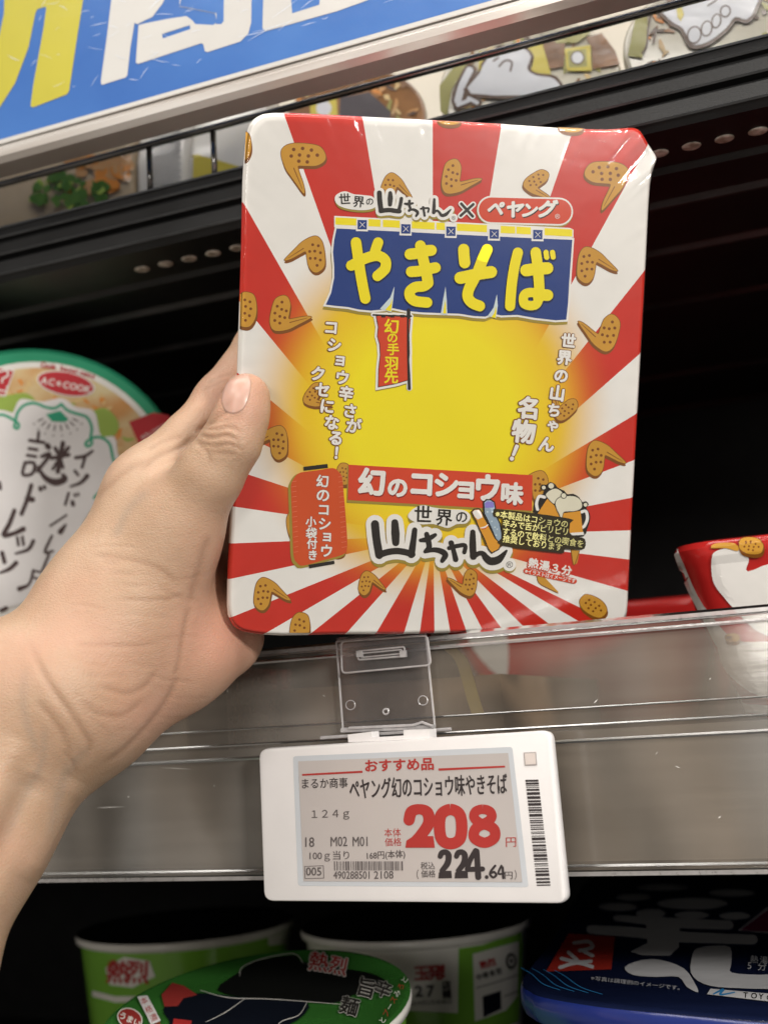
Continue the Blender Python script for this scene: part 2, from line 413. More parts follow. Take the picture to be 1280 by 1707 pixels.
for k in range(46):
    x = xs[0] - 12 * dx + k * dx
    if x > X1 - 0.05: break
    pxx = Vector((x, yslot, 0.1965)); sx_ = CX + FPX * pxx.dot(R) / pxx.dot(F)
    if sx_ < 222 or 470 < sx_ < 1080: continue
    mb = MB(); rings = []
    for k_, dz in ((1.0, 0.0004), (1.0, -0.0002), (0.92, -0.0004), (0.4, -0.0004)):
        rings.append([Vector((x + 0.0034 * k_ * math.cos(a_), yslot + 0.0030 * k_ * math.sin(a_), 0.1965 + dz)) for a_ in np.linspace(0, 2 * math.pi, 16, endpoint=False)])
    mb.loft(rings[::-1], slotm); mb.build('slot_light', us, smooth=True)

# back of the unit, deck under the middle level, lower deck
mb = MB(); mb.box((-0.2, 0.806, -0.02), (2.2, 0.01, 0.433), black2)
tag(mb.build('back_panel'), 'black back panel behind the middle and lower shelves', 'back panel')
mb = MB(); mb.box((-0.2, 0.806, 0.42), (2.2, 0.01, 0.44), backm)
tag(mb.build('back_panel'), 'pale cream back panel behind the bowls of the top shelf', 'back panel')
ms = thing('metal_shelf', 'middle metal shelf with grey front edge behind the clear guard and price tag', 'shelf', (-0.15, 0.6, -0.045))
mb = MB(); mb.box((-0.2, 0.598, -0.026), (2.2, 0.404, 0.040), black2); mb.build('shelf_tray', ms)
mb = MB(); mb.box((-0.2, 0.3925, -0.026), (2.2, 0.005, 0.041), fascia); mb.build('front_edge', ms)
mb = MB(); mb.box((-0.2, 0.56, -0.215), (2.2, 0.48, 0.02), black, bev=0.002)
tag(mb.build('metal_shelf'), 'black bottom shelf in deep shade under the green cups and blue carton', 'shelf')

# clear guard along the middle shelf
guard = clear_mat('clear_acrylic', (0.88, 0.87, 0.85), 0.12, (0.57, 0.56, 0.54), rough=0.09)  # grey haze colour imitates the bright aisle reflected in the sheet
guard_edge = clear_mat('clear_acrylic_edge', (0.85, 0.84, 0.85), 0.34, (0.70, 0.67, 0.66), rough=0.16, streak=False, ior=1.5)
guard_ridge = clear_mat('clear_acrylic_ridge', (0.88, 0.87, 0.86), 0.22, (0.6, 0.57, 0.53), rough=0.3, refl=0.5)
clearp = clear_mat('clear_plastic_clip', (0.93, 0.92, 0.93), 0.035, (0.6, 0.58, 0.58), rough=0.04, streak=False)
clearedge = clear_mat('clear_plastic_rim', (0.9, 0.9, 0.9), 0.45, (0.85, 0.82, 0.83), rough=0.03, streak=False, ior=1.7)
YP = 0.385
scuffm = mat('scuff_white', (0.72, 0.70, 0.67), rough=0.5)
gd = thing('shelf_guard', 'long scratched clear plastic guard fixed along the front of the middle shelf', 'shelf guard', (-0.15, YP, -0.049))
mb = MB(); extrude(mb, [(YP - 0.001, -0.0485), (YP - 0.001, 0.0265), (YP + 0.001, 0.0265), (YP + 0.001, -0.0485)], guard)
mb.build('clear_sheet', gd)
mb = MB()
extrude(mb, [(YP - 0.0014, 0.0266), (YP - 0.0026, 0.0272), (YP - 0.0026, 0.0284), (YP - 0.0012, 0.0293), (YP + 0.0022, 0.0293), (YP + 0.0026, 0.0266)], guard_edge)
extrude(mb, [(YP - 0.0022, 0.0240), (YP - 0.0026, 0.0246), (YP - 0.0022, 0.0252), (YP - 0.00115, 0.0252), (YP - 0.00115, 0.0240)], guard_edge)
mb.build('top_bead', gd)
mb = MB()
extrude(mb, [(YP - 0.003, -0.0500), (YP - 0.003, -0.0487), (YP + 0.004, -0.0487), (YP + 0.004, -0.0500)], guard_edge)
mb.build('bottom_bead', gd)
for px, py, h in ((1000, 1178, 0.0003), (1000, 1207, 0.0004), (1000, 1233, 0.0006), (1000, 1442, 0.0004)):
    z = onY(px, py, YP).z; mb = MB()
    extrude(mb, [(YP - 0.0011, z - h), (YP - 0.0019, z), (YP - 0.0011, z + h)], guard_ridge); mb.build('ridge', gd)

rsc = random.Random(55)
for k in range(46):
    x, z = rsc.uniform(-0.33, 0.0), rsc.uniform(-0.046, 0.022)
    if -0.215 < x < -0.085 and z < -0.004 + 0.01: continue
    L_ = rsc.choice([0.0004, 0.0006, 0.001, 0.003, 0.007]); an = rsc.gauss(0, 0.12) if L_ > 0.002 else rsc.uniform(-1.5, 1.5); w_ = rsc.uniform(0.00008, 0.00022)
    d = Vector((math.cos(an), 0, math.sin(an))) * L_; n_w = Vector((-math.sin(an), 0, math.cos(an))) * w_; c = Vector((x, YP - 0.00108, z)); mb = MB()
    mb.add([c - d, c - n_w, c + d, c + n_w], [[0, 1, 2, 3]], scuffm); mb.build('scuff_mark', gd)

# ------------------------------------------------------------------ sign and wire rail
silver = mat('silver_sign_channel', (0.72, 0.69, 0.66), rough=0.2, metal=0.35, vscale=8, stretch=(1, 1, 14), color2=(0.50, 0.45, 0.41))
chrome = mat('chromed_wire', (0.30, 0.29, 0.29), rough=0.16, metal=1.0, var=0.3, vscale=30)
signblue = mat('sign_blue', (0.040, 0.130, 0.41), rough=0.22, var=0.10, vscale=14, bump=0.06, bscale=120, color2=(0.058, 0.17, 0.47))
signwhite = mat('sign_white', (0.58, 0.57, 0.55), rough=0.25, var=0.04, vscale=14, bump=0.06, bscale=120)
signyellow = mat('sign_yellow', (0.49, 0.44, 0.055), rough=0.25, var=0.06, vscale=14, bump=0.06, bscale=120)
scratch = mat('sign_scratch', (0.72, 0.80, 0.92), rough=0.4, var=0.1)
YS = 0.372
sz = lambda py, px=300: onY(px, py, YS).z
sg = thing('sale_sign', 'blue shelf-top sign with huge yellow and white characters in a silver channel', 'sign', (-0.3, YS, sz(190)))
mb = MB(); extrude(mb, [(YS, sz(163)), (YS, sz(148)), (YS + 0.0025, sz(148)), (YS + 0.0025, sz(163))], signwhite); mb.build('white_border', sg)
mb = MB(); extrude(mb, [(YS, sz(147.8)), (YS, sz(-190)), (YS + 0.0025, sz(-190)), (YS + 0.0025, sz(147.8))], signblue, x1=0.5); mb.build('sign_face', sg)
mb = MB()
extrude(mb, [(YS - 0.002, sz(170)), (YS - 0.002, sz(165)), (YS + 0.004, sz(163.5)), (YS + 0.004, sz(171))], silver)
extrude(mb, [(YS - 0.0035, sz(200)), (YS - 0.006, sz(193)), (YS - 0.006, sz(181)), (YS - 0.003, sz(172)), (YS + 0.006, sz(172)), (YS + 0.006, sz(202))], silver)
extrude(mb, [(YS - 0.0025, sz(162.5)), (YS - 0.0025, sz(161)), (YS - 0.0003, sz(160.5)), (YS - 0.0003, sz(163))], silver)
mb.build('sign_channel', sg)
sp_ = planeproj(Vector((0, YS, 0)), Vector((0, -1, 0)))
a = Art(sp_, 2); q = 2.6667
Q = lambda L, s=q, ox=0, oy=0: [(ox + x / s, oy + y / s) for x, y in L]
a.poly(Q([(-160, 640), (-160, 560), (-60, 380), (-8, 200), (20, 60), (35, -500), (395, -500), (372, 0), (340, 200), (310, 405), (300, 420), (150, 478), (138, 472), (150, 380), (195, 130), (208, 36), (202, 30), (168, 42), (160, 60), (130, 210), (70, 370), (0, 480), (-60, 560)]), signyellow)
a.build('sign_lettering', sg)
a = Art(sp_, 2)
a.poly(Q([(505, -500), (497, 0), (478, 160), (450, 365), (455, 378), (560, 345), (568, 335), (582, 210), (600, 102), (612, 108), (680, 75), (725, 15), (760, -60), (780, -500)]), signwhite)
a.poly(Q([(618, 112), (640, 106), (750, 84), (830, 72), (855, 90), (870, 108), (950, 112), (965, 100), (958, 60), (800, 30), (800, -500), (1125, -500), (1118, 100), (1105, 150), (1070, 185), (925, 232), (912, 228), (905, 196), (895, 193), (615, 285), (606, 278)]), signwhite, holes=[Q([(722, 152), (846, 112), (848, 130), (726, 172)])])
a.poly(Q([(1000, -500), (996, 95), (985, 108), (962, 108), (965, 60), (800, 28), (815, -40), (900, -60), (960, -500)]), signblue, 0.6)
a.poly(Q([(1185, -500), (1168, 125), (1180, 140), (1280, 112), (1400, 78), (1500, 50), (1640, 0), (1680, -500)]), signwhite)
a.poly(Q([(1255, -500), (1300, 60), (1420, 22), (1480, -500)]), signblue, 0.6)
a.poly(Q([(1740, -500), (1705, -10), (1780, -30), (2100, -130), (2200, -500)]), signwhite)
a.build('sign_lettering', sg)
a = Art(sp_, 4); rs = random.Random(8)
for i in range(70):
    x, y = rs.uniform(10, 640), rs.uniform(0, 150)
    if y > 215 - 0.29 * x - 12: continue
    an = rs.uniform(-0.75, -0.2) if x > 300 else rs.uniform(-1.2, 0.6); L_ = rs.uniform(6, 60) * (1.5 if x > 330 else 0.5)
    x2, y2 = x + math.cos(an) * L_, y + math.sin(an) * L_
    if max(y - (215 - 0.29 * x), y2 - (215 - 0.29 * x2)) > -8: continue
    a.stroke([(x, y), ((x + x2) / 2, (y + y2) / 2 + rs.uniform(-2, 2)), (x2, y2)], [0.2, rs.uniform(0.4, 0.9), 0.2], scratch, i * 0.02, n=4)
a.build('scratch_mark', sg)
YW = 0.40
wr = thing('wire_rail', 'chromed wire rail along the front of the top shelf under the blue sign', 'wire rail', (-0.2, YW, ZL))
zt = onY(300, 227, YW).z
mb = MB()
mb.tube([(X0, YW, zt), (X1, YW, zt)], 0.0013, chrome, 12); mb.build('top_wire', wr, smooth=True)
mb = MB(); mb.tube([(X0, YW + 0.005, zt + 0.0022), (X1, YW + 0.005, zt + 0.0022)], 0.0010, chrome, 12); mb.build('top_wire', wr, smooth=True)
xa, xb = onY(246, 290, YW).x, onY(353, 258, YW).x
for x in (xa - 0.30, xa - 0.15, xa, xb, xb + 0.26, xb + 0.45):
    mb = MB(); mb.tube([(x, YW + 0.002, ZL), (x, YW + 0.002, zt)], 0.0013, chrome, 10); mb.build('upright_wire', wr, smooth=True)

# ================================================================== THE HELD NOODLE PACKET
AX = Vector((0.8447043, 0.53498006, -0.01560016)).normalized()
AY = Vector((0.17986269, -0.18440247, 0.96626744)); AY = (AY - AX * AY.dot(AX)).normalized()
PN = AX.cross(AY)
P0 = Vector((-0.1589383, 0.31046817, 0.19085824))
def pk(px, py): return onplane(px, py, P0, PN)
def uvp(px, py): d = pk(px, py) - P0; return d.dot(AX), d.dot(AY)
def burst(name, base, edge):
    m = ink(name, base); nt = m.node_tree; N = nt.nodes; L = nt.links; b = N['Principled BSDF']
    src = b.inputs['Base Color'].links[0].from_socket
    uv = N.new('ShaderNodeUVMap'); uv.uv_map = 'print'
    c = uvp(722, 690); rx = abs(uvp(1012, 690)[0] - c[0]); ry = abs(uvp(722, 1005)[1] - c[1])
    s1 = N.new('ShaderNodeVectorMath'); s1.operation = 'SUBTRACT'; s1.inputs[1].default_value = (c[0], c[1], 0)
    s2 = N.new('ShaderNodeVectorMath'); s2.operation = 'DIVIDE'; s2.inputs[1].default_value = (rx, ry, 1)
    ln = N.new('ShaderNodeVectorMath'); ln.operation = 'LENGTH'
    L.new(uv.outputs['UV'], s1.inputs[0]); L.new(s1.outputs[0], s2.inputs[0]); L.new(s2.outputs[0], ln.inputs[0])
    r1 = N.new('ShaderNodeValToRGB'); e = r1.color_ramp.elements
    e[0].position = 0.45; e[0].color = (0.92, 0.77, 0.012, 1); e[1].position = 0.92; e[1].color = (*edge, 1)
    k = e.new(0.66); k.color = (0.86, 0.58, 0.015, 1)
    r2 = N.new('ShaderNodeMapRange'); r2.inputs['From Min'].default_value = 0.70; r2.inputs['From Max'].default_value = 1.06; r2.interpolation_type = 'SMOOTHSTEP'
    mx = N.new('ShaderNodeMix'); mx.data_type = 'RGBA'
    L.new(ln.outputs['Value'], r1.inputs['Fac']); L.new(ln.outputs['Value'], r2.inputs['Value']); L.new(r2.outputs['Result'], mx.inputs['Factor'])
    L.new(r1.outputs['Color'], mx.inputs['A']); L.new(src, mx.inputs['B']); L.new(mx.outputs['Result'], b.inputs['Base Color'])
    return m
bw = burst('burst_white', (0.87, 0.845, 0.80), (0.78, 0.42, 0.03)); br = burst('burst_red', (0.60, 0.028, 0.016), (0.72, 0.20, 0.015))
OUT = [(405, 300), (408, 255), (411, 226), (417, 205), (430, 192), (455, 186), (530, 188), (620, 193), (722, 198), (830, 204), (930, 211), (1010, 214), (1048, 211), (1064, 213), (1073, 222), (1082, 238), (1095, 258), (1096, 266), (1091, 280), (1085, 310),
       (1080, 400), (1075, 500), (1068, 620), (1061, 750), (1054, 880), (1049, 985), (1047, 1020), (1043, 1032), (1030, 1039), (960, 1046), (840, 1053), (700, 1058), (560, 1059), (470, 1061), (420, 1057), (396, 1050), (384, 1035), (379, 1010),
       (381, 930), (386, 840), (391, 740), (396, 620), (400, 500), (403, 400)]
pack = thing('noodle_packet', 'red, white and yellow sunburst noodle packet held up in the hand, blue banner across it', 'noodle packet', pk(700, 1058))
bm = bmesh.new(); uvl = bm.loops.layers.uv.new('print')
base = [Vector((*uvp(*p), 0)) for p in closedcurve(OUT, 2)]
cen = sum(base, Vector()) / len(base)
def inset(k_mm, w): 
    g = grow([(p.x * 1000, p.y * 1000) for p in base], -k_mm)
    return [Vector((x / 1000, y / 1000, w)) for x, y in g]
rs = random.Random(3)
rings = [inset(1.5, 0), inset(0.7, -0.0003), inset(0.15, -0.0011), inset(0, -0.0024), inset(0.3, -0.0055)]
for k, w in ((0.965, -0.010), (0.93, -0.020), (0.885, -0.032), (0.84, -0.038), (0.78, -0.040)):
    rings.append([Vector((cen.x + (p.x - cen.x) * k, cen.y + (p.y - cen.y) * k, w)) for p in base])
bv = [[bm.verts.new(p) for p in r] for r in rings]; n_ = len(base)
for i in range(len(rings) - 1):
    for k in range(n_): bm.faces.new((bv[i][k], bv[i + 1][k], bv[i + 1][(k + 1) % n_], bv[i][(k + 1) % n_]))
bm.faces.new(bv[0]); bm.faces.new(bv[-1][::-1])
bmesh.ops.recalc_face_normals(bm, faces=bm.faces[:])
BND = [(472, 186), (604, 194), (721, 200), (836, 206), (953, 222), (1080, 240), (1077, 447), (1069, 587), (1063, 688), (1059, 766), (1056, 829), (1055, 884), (1050, 933), (1049, 986), (985, 1022), (946, 1025), (899, 1028), (860, 1032), (828, 1037),
       (799, 1040), (774, 1043), (749, 1046), (724, 1049), (700, 1051), (674, 1053), (629, 1052), (578, 1055), (522, 1053), (444, 1055), (381, 1031), (380, 966), (383, 906), (387, 844), (390, 783), (392, 715), (395, 620), (399, 500), (405, 336)]
bc = Vector((*uvp(722, 893), 0)); ANG = []
for p in BND:
    d = Vector((*uvp(*p), 0)) - bc; ANG.append(math.atan2(d.y, d.x))
    bmesh.ops.bisect_plane(bm, geom=bm.verts[:] + bm.edges[:] + bm.faces[:], plane_co=bc, plane_no=Vector((-d.y, d.x, 0)).normalized(), dist=1e-7)
A0 = ANG[0]; REL = [((A0 - a_) % (2 * math.pi)) for a_ in ANG]
for f in bm.faces:
    c = f.calc_center_median() - bc; r_ = (A0 - math.atan2(c.y, c.x)) % (2 * math.pi)
    k = sum(1 for q_ in REL if q_ <= r_ + 1e-9) - 1
    f.material_index = 1 if k % 2 == 0 else 0
    for l in f.loops: l[uvl].uv = (l.vert.co.x, l.vert.co.y)
pl = Vector(pack.location)
for v in bm.verts: v.co = P0 + AX * v.co.x + AY * v.co.y + PN * v.co.z - pl
me = bpy.data.meshes.new('wrapped_tub'); bm.to_mesh(me); bm.free(); me.materials.append(bw); me.materials.append(br)
tub = bpy.data.objects.new('wrapped_tub', me); COL.objects.link(tub); tub.parent = pack
sharp(tub, 40)
for p_ in tub.data.polygons:
    if p_.normal.dot(PN) > 0.9995: p_.use_smooth = False

# the shrink film itself: a clear glossy skin over the print, puckered along the edges
flm = clear_mat('shrink_film', (1, 1, 1), 0.0, (0.8, 0.8, 0.8), rough=0.055, streak=False, ior=1.42)
rf = random.Random(77); k1 = [rf.uniform(0, 6.28) for _ in range(40)]
def film_h(u, v, e, t):
    """extra height (m) at plane position (u, v); e = distance from the rim 0..1, t = position round the rim 0..1"""
    h = 0.00020 * (math.sin(u * 95 + k1[0] + 2 * math.sin(v * 60)) + math.sin(v * 80 + k1[1] + 1.5 * math.sin(u * 70)) + 0.6 * math.sin(u * 210 + v * 160 + k1[2]))
    pk_ = sum(math.sin(t * 2 * math.pi * f_ + k1[3 + i_]) for i_, f_ in enumerate((23, 37, 58, 81, 113, 147))) / 3
    top = max(0, 1 - abs(t - 0.18) / 0.2) * 0.8 + 0.3 + 2.6 * math.exp(-((t - TRC) / 0.018) ** 2)
    return h * min(1, e * 5) + 0.00042 * top * pk_ * math.exp(-e * 11) * min(1, e * 30)
nr = len(base); per = [0]
for i in range(nr): per.append(per[-1] + (base[(i + 1) % nr] - base[i]).length)
fine = []
for k in range(420):
    d_ = per[-1] * k / 420; i = max(j for j in range(nr) if per[j] <= d_)
    fine.append((base[i].lerp(base[(i + 1) % nr], (d_ - per[i]) / (per[i + 1] - per[i])), k / 420))
trp = Vector((*uvp(1078, 228), 0)); TRC = min(fine, key=lambda q_: (q_[0] - trp).length)[1]
mb = MB(); rings = []
for s_ in (0.9955, 0.99, 0.98, 0.97, 0.955, 0.94, 0.92, 0.90, 0.87, 0.84, 0.8, 0.76, 0.71, 0.66, 0.6, 0.54, 0.48, 0.41, 0.34, 0.27, 0.2, 0.12, 0.05):
    ring = []
    for p, t in fine:
        q_ = cen.lerp(p, s_); e = 1 - s_
        z = 0.0001 if s_ > 0.995 else 0.0010 + film_h(q_.x, q_.y, e, t)
        ring.append(P0 + AX * q_.x + AY * q_.y + PN * z)
    rings.append(ring)
mb.loft(rings[::-1], flm, True, False); mb.build('shrink_film', pack, smooth=True)

PP = planeproj(P0, PN)
# chicken wings printed all over
WING = closedcurve([(-1.0, 0.05), (-0.93, -0.28), (-0.55, -0.48), (0.1, -0.5), (0.7, -0.40), (0.98, -0.05), (0.95, 0.25), (0.6, 0.47), (0.1, 0.50), (-0.22, 0.52), (-0.18, 0.75), (0.05, 1.35), (0.10, 1.72), (-0.02, 1.66), (-0.45, 1.10), (-0.80, 0.62)], 5)
OVAL = closedcurve([(-1.0, 0.0), (-0.85, -0.42), (-0.3, -0.6), (0.4, -0.58), (0.92, -0.3), (1.0, 0.1), (0.8, 0.48), (0.2, 0.62), (-0.5, 0.55), (-0.9, 0.3)], 4)
DOTS = [(-0.45, -0.22), (-0.05, -0.28), (0.35, -0.22), (-0.55, 0.08), (-0.18, 0.02), (0.22, 0.05), (0.62, 0.0), (-0.2, 0.30), (0.18, 0.32)]
def wing(art, cx, cy, h, rot=0, flip=False, shape=WING, clip=None, z=0.0, dots=True, sh=(1, 5)):
    c, s = math.cos(math.radians(rot)), math.sin(math.radians(rot)); fx = -1 if flip else 1
    T = lambda L, dx=0, dy=0: [(cx + dx + h * (x * fx * c - y * s), cy + dy + h * (x * fx * s + y * c)) for x, y in L]
    def lay(P, m, zz):
        if clip: P = clip_half(P, *clip)
        if len(P) > 2: art.poly(P, m, zz)
    lay(grow(T(shape, *sh), 1.0), M['brown'], z); lay(grow(T(shape), 1.1), M['brown'], z + 0.4); lay(T(shape), M['fried'], z + 0.8)
    if shape is WING:
        art.stroke(T([(-0.42, 0.62), (-0.2, 1.1), (0.0, 1.55)]), [1.6, 1.2, 0.6], M['brown'], z + 1.1)
    if dots:
        for x, y in DOTS:
            p = T([(x, y)])[0]
            if clip:
                (ax, ay), (bx, by) = clip
                if (bx - ax) * (p[1] - ay) - (by - ay) * (p[0] - ax) < 20 * h: continue
            art.disc(p[0], p[1], h * 0.085, M['dot'], z + 1.2, n=8)
a = Art(PP)
for i, w_ in enumerate([(506, 258, 37, 2, 0), (526, 424, 30, 82, 0), (467, 522, 30, -80, 0), (648, 312, 24, -68, 1), (752, 294, 29, -82, 0), (893, 300, 23, -35, 0), (1010, 288, 36, 4, 1),
    (977, 442, 30, -82, 1), (1014, 555, 31, 108, 1), (944, 683, 22, 140, 1), (992, 764, 29, -84, 1), (522, 656, 21, -55, 0), (465, 738, 28, 86, 0), (438, 990, 27, -80, 1), (609, 972, 20, -75, 1),
    (783, 971, 22, 98, 1), (900, 812, 27, 85, 0)]):
    wing(a, *w_, z=0.02 * i, sh=(-1 if w_[0] > 700 else 1, 4))
wing(a, 410, 516, 29, 92, shape=OVAL, clip=((399, 600), (402, 400)))
wing(a, 404, 243, 24, 90, shape=OVAL, clip=((407, 300), (410, 215)))
wing(a, 500, 1047, 26, 95, shape=OVAL, clip=((600, 1056), (400, 1054)))
wing(a, 748, 196, 20, 0, shape=OVAL, clip=((700, 200), (800, 205)))
wing(a, 950, 207, 22, 3, shape=OVAL, clip=((900, 211), (1000, 215)))
wing(a, 988, 1010, 24, 30, shape=OVAL)
wing(a, 573, 790, 18, 85, shape=OVAL); wing(a, 493, 875, 24, 80, shape=OVAL, dots=False); wing(a, 560, 905, 22, 70, shape=OVAL, dots=False)
a.poly(Q([(650, 745), (690, 740), (775, 830), (770, 838), (720, 810), (670, 785)], 3.368, 700, 740), M['fried'], 0.5)
a.poly(Q([(845, 590), (895, 600), (880, 670), (862, 680), (850, 640)], 3.368, 700, 740), M['fried'], 0.5)
a.stroke(Q([(655, 745), (672, 787), (772, 838)], 3.368, 700, 740), 1.3, M['brown'], 0.7); a.stroke(Q([(845, 590), (862, 680), (893, 600)], 3.368, 700, 740), 1.3, M['brown'], 0.7)
a.build('wing_print', pack)

# logos along the top
S1 = 5.818
def T1(L): return Q(L, S1, 540, 300)
LOGO1 = [([(535, 128), (540, 210), (552, 300)], 48), ([(548, 302), (590, 296), (640, 294), (690, 302), (728, 306)], 44), ([(748, 182), (738, 240), (722, 302)], 34), ([(640, 128), (640, 180), (638, 240)], [36, 52, 40]),
    ([(782, 232), (815, 236), (858, 228)], [20, 30, 20]), ([(826, 205), (824, 245), (834, 282), (822, 300)], 26), ([(822, 296), (860, 288), (895, 305), (905, 325), (890, 352)], [18, 24, 30, 30, 22]),
    ([(935, 282), (975, 276), (1012, 278), (1006, 312)], 19), ([(958, 268), (966, 310), (972, 348)], [26, 22, 24]), ([(1066, 190), (1064, 250), (1060, 318)], [24, 32, 34]), ([(1062, 316), (1092, 300), (1115, 318), (1138, 345), (1180, 335), (1225, 288)], [26, 22, 24, 32, 34, 12])]
BR = Art(PP)
def brush(art, LG, T, s, back, shadow=(0, 6), z=2.0, chars=(), csz=0, blob=None):
    for pad, m, zz, dx, dy in ((back, M['olive'], z, *shadow), (back, M['white'], z + 1.6, 0, 0), (0, M['black'], z + 3.2, 0, 0)):
        for i, (P_, w_) in enumerate(LG):
            ws = [(x + pad) / s for x in w_] if isinstance(w_, list) else (w_ + pad) / s
            art.stroke(T([(x + dx, y + dy) for x, y in P_]), ws, m, zz + 0.1 * i, n=5)
        if pad and blob: art.poly(T([(x + dx, y + dy) for x, y in closedcurve(blob, 4)]), m, zz + 1.3)
    for ch, x, y, k, ro in chars:
        p = T([(x, y)])[0]; art.char(ch, p[0], p[1], k, M['black'], z + 4.4, rot=ro, bold=0.018)
brush(BR, LOGO1, T1, S1, 58, (4, 22), 2.0, [('世', 200, 190, 20, -3), ('界', 335, 215, 20, 4), ('の', 441, 212, 14, -8)],
      blob=[(105, 200), (120, 145), (200, 112), (290, 140), (390, 150), (470, 165), (500, 220), (480, 275), (380, 295), (250, 285), (150, 255)])
p = T1([(1252, 370)])[0]; BR.disc(p[0], p[1], 7, M['white'], 5.6); BR.char('®', p[0], p[1], 9, M['black'], 6.5, fit=True)
for m, w_, z in ((M['white'], 9.5, 5.0), (M['black'], 4.6, 5.8)):
    BR.stroke([(768, 340), (787, 361)], w_, m, z); BR.stroke([(788, 341), (767, 360)], w_, m, z + 0.2)
BR.build('shop_logo', pack)
a = Art(PP)
def pill(x0, y0, x1, y1, h, m, z):
    dx_, dy_ = x1 - x0, y1 - y0; an = math.atan2(dy_, dx_); P_ = []
    for cx_, cy_, s0 in ((x1, y1, -math.pi / 2), (x0, y0, math.pi / 2)):
        P_ += [(cx_ + h * math.cos(an + s0 + t), cy_ + h * math.sin(an + s0 + t)) for t in np.linspace(0, math.pi, 14)]
    a.poly(P_, m, z)
pill(818, 351, 930, 355, 24.2, M['olive'], 1.6); pill(818, 350, 931, 353, 23.4, M['white'], 2.4); pill(818, 350, 931, 353, 20.6, M['red2'], 3.2)
for i, (ch, x, y, k) in enumerate([('ペ', 826, 348, 28), ('ヤ', 857, 350, 30), ('ン', 882, 351, 27), ('グ', 911, 349, 31)]):
    a.char(ch, x + 1.3, y + 1.8, k, M['black'], 4.0, rot=2, bold=0.05, shear=0.25); a.char(ch, x, y, k, M['white'], 4.8, rot=2, bold=0.05, shear=0.25)
a.char('®', 928, 361, 11, M['white'], 4.8, fit=True)
a.build('maker_logo', pack)

# blue curtain banner with the big yellow title
a = Art(PP)
BAN = [(561, 381), (557, 400), (555, 420), (557, 445), (557, 463), (552, 488), (543, 508), (560, 510), (580, 512), (598, 516), (618, 518), (637, 516), (655, 514), (674, 518), (705, 521), (735, 522), (765, 523), (790, 527), (808, 528), (820, 523), (835, 526), (862, 525), (890, 530), (925, 534), (943, 533), (946, 505), (948, 470), (953, 400), (860, 396), (700, 388)]
a.poly([(x - 1, y + 5) for x, y in grow(BAN, 3)], M['olive'], 1.0); a.poly(grow(BAN, 3.2), M['white'], 1.8); a.poly(BAN, M['blue'], 2.6)
for P_ in ([(657, 478), (650, 496), (633, 515), (652, 521), (655, 500)], [(742, 478), (738, 500), (734, 524), (745, 525), (744, 500)], [(827.5, 491), (822, 513), (812, 527), (826, 531), (829, 510)]):
    a.poly(P_, M['ltblue'], 3.4)
    cx_ = sum(p[0] for p in P_) / 5; cy_ = sum(p[1] for p in P_) / 5
    a.poly([(cx_ + (x - cx_) * 0.5 + 0.5, cy_ + (y - cy_) * 0.5 + 8) for x, y in P_], M['yellow'], 4.0)
a.poly([(557, 360), (949, 380), (955, 383), (955, 396), (949, 397), (557, 379)], M['white'], 1.9)
for x0_, x1_ in ((559, 594), (614, 634), (638, 666), (686, 724), (727, 741), (761, 811), (834, 858), (860, 884), (907, 953)):
    y0_ = 362.5 + (x0_ - 559) * 0.051; y1_ = 362.5 + (x1_ - 559) * 0.051
    a.poly([(x0_, y0_), (x1_, y1_), (x1_, y1_ + 12), (x0_, y0_ + 12)], M['yellow'], 2.7)
for x, y in ((603.5, 375), (676, 382), (751, 386), (823, 390.5), (895.5, 391.5)):
    a.poly([(x - 9.5, y - 10), (x + 9.5, y - 9.5), (x + 9.5, y + 11), (x - 10.5, y + 10.5)], M['white'], 3.4); a.poly([(x - 7.7, y - 8.2), (x + 7.7, y - 7.7), (x + 7.5, y + 7.8), (x - 7.8, y + 7.5)], M['blue'], 4.1)
    a.stroke([(x - 4, y - 4.5), (x + 4, y + 4)], [0.8, 2.2, 0.8], M['white'], 4.8); a.stroke([(x + 4, y - 4), (x - 4.5, y + 4.5)], [0.8, 2.2, 0.8], M['white'], 5.0)
a.build('title_banner', pack)
a = Art(PP); S2 = 5.565
def T2(L): return Q(L, S2, 740, 310)
TITLE = [(T1([(262, 832), (300, 812), (360, 780), (440, 748), (515, 738), (570, 760), (596, 800), (590, 860), (560, 895), (516, 932)]), 17.5), (T1([(522, 608), (502, 665), (480, 740)]), 17), (T1([(308, 608), (325, 730), (360, 960), (398, 1152)]), 17.5),
    (T1([(830, 722), (900, 712), (970, 692), (1035, 684)]), 18.5), (T1([(842, 892), (920, 885), (1000, 868), (1075, 852)]), 18), (T1([(930, 640), (955, 760), (985, 890), (1005, 1000)]), 18), (T1([(1003, 1005), (960, 1032), (880, 1042), (828, 1085), (835, 1140), (880, 1175), (940, 1185), (995, 1190)]), 17.5),
    (T2([(177, 590), (180, 650), (187, 715)]), 18.5), (T2([(394, 592), (350, 690), (312, 790)]), 18.5), (T2([(146, 855), (230, 838), (330, 815), (430, 800)]), 20), (T2([(310, 800), (265, 880), (225, 960), (215, 1030), (255, 1085), (325, 1115)]), 18),
    (T2([(678, 620), (645, 760), (620, 930), (606, 1115)]), 17), (T2([(755, 785), (850, 772), (950, 765)]), 20), (T2([(843, 618), (855, 700), (870, 850), (876, 960), (868, 1050)]), 17.5), (T2([(880, 1005), (920, 1012), (952, 1015)]), 19),
    (T2([(938, 618), (942, 650), (945, 665)]), 8.5), (T2([(998, 618), (1002, 645), (1004, 662)]), 8.5)]
loop = T2([(868, 1050), (845, 1100), (795, 1112), (740, 1095), (728, 1050), (745, 1005), (795, 990), (845, 1002)])
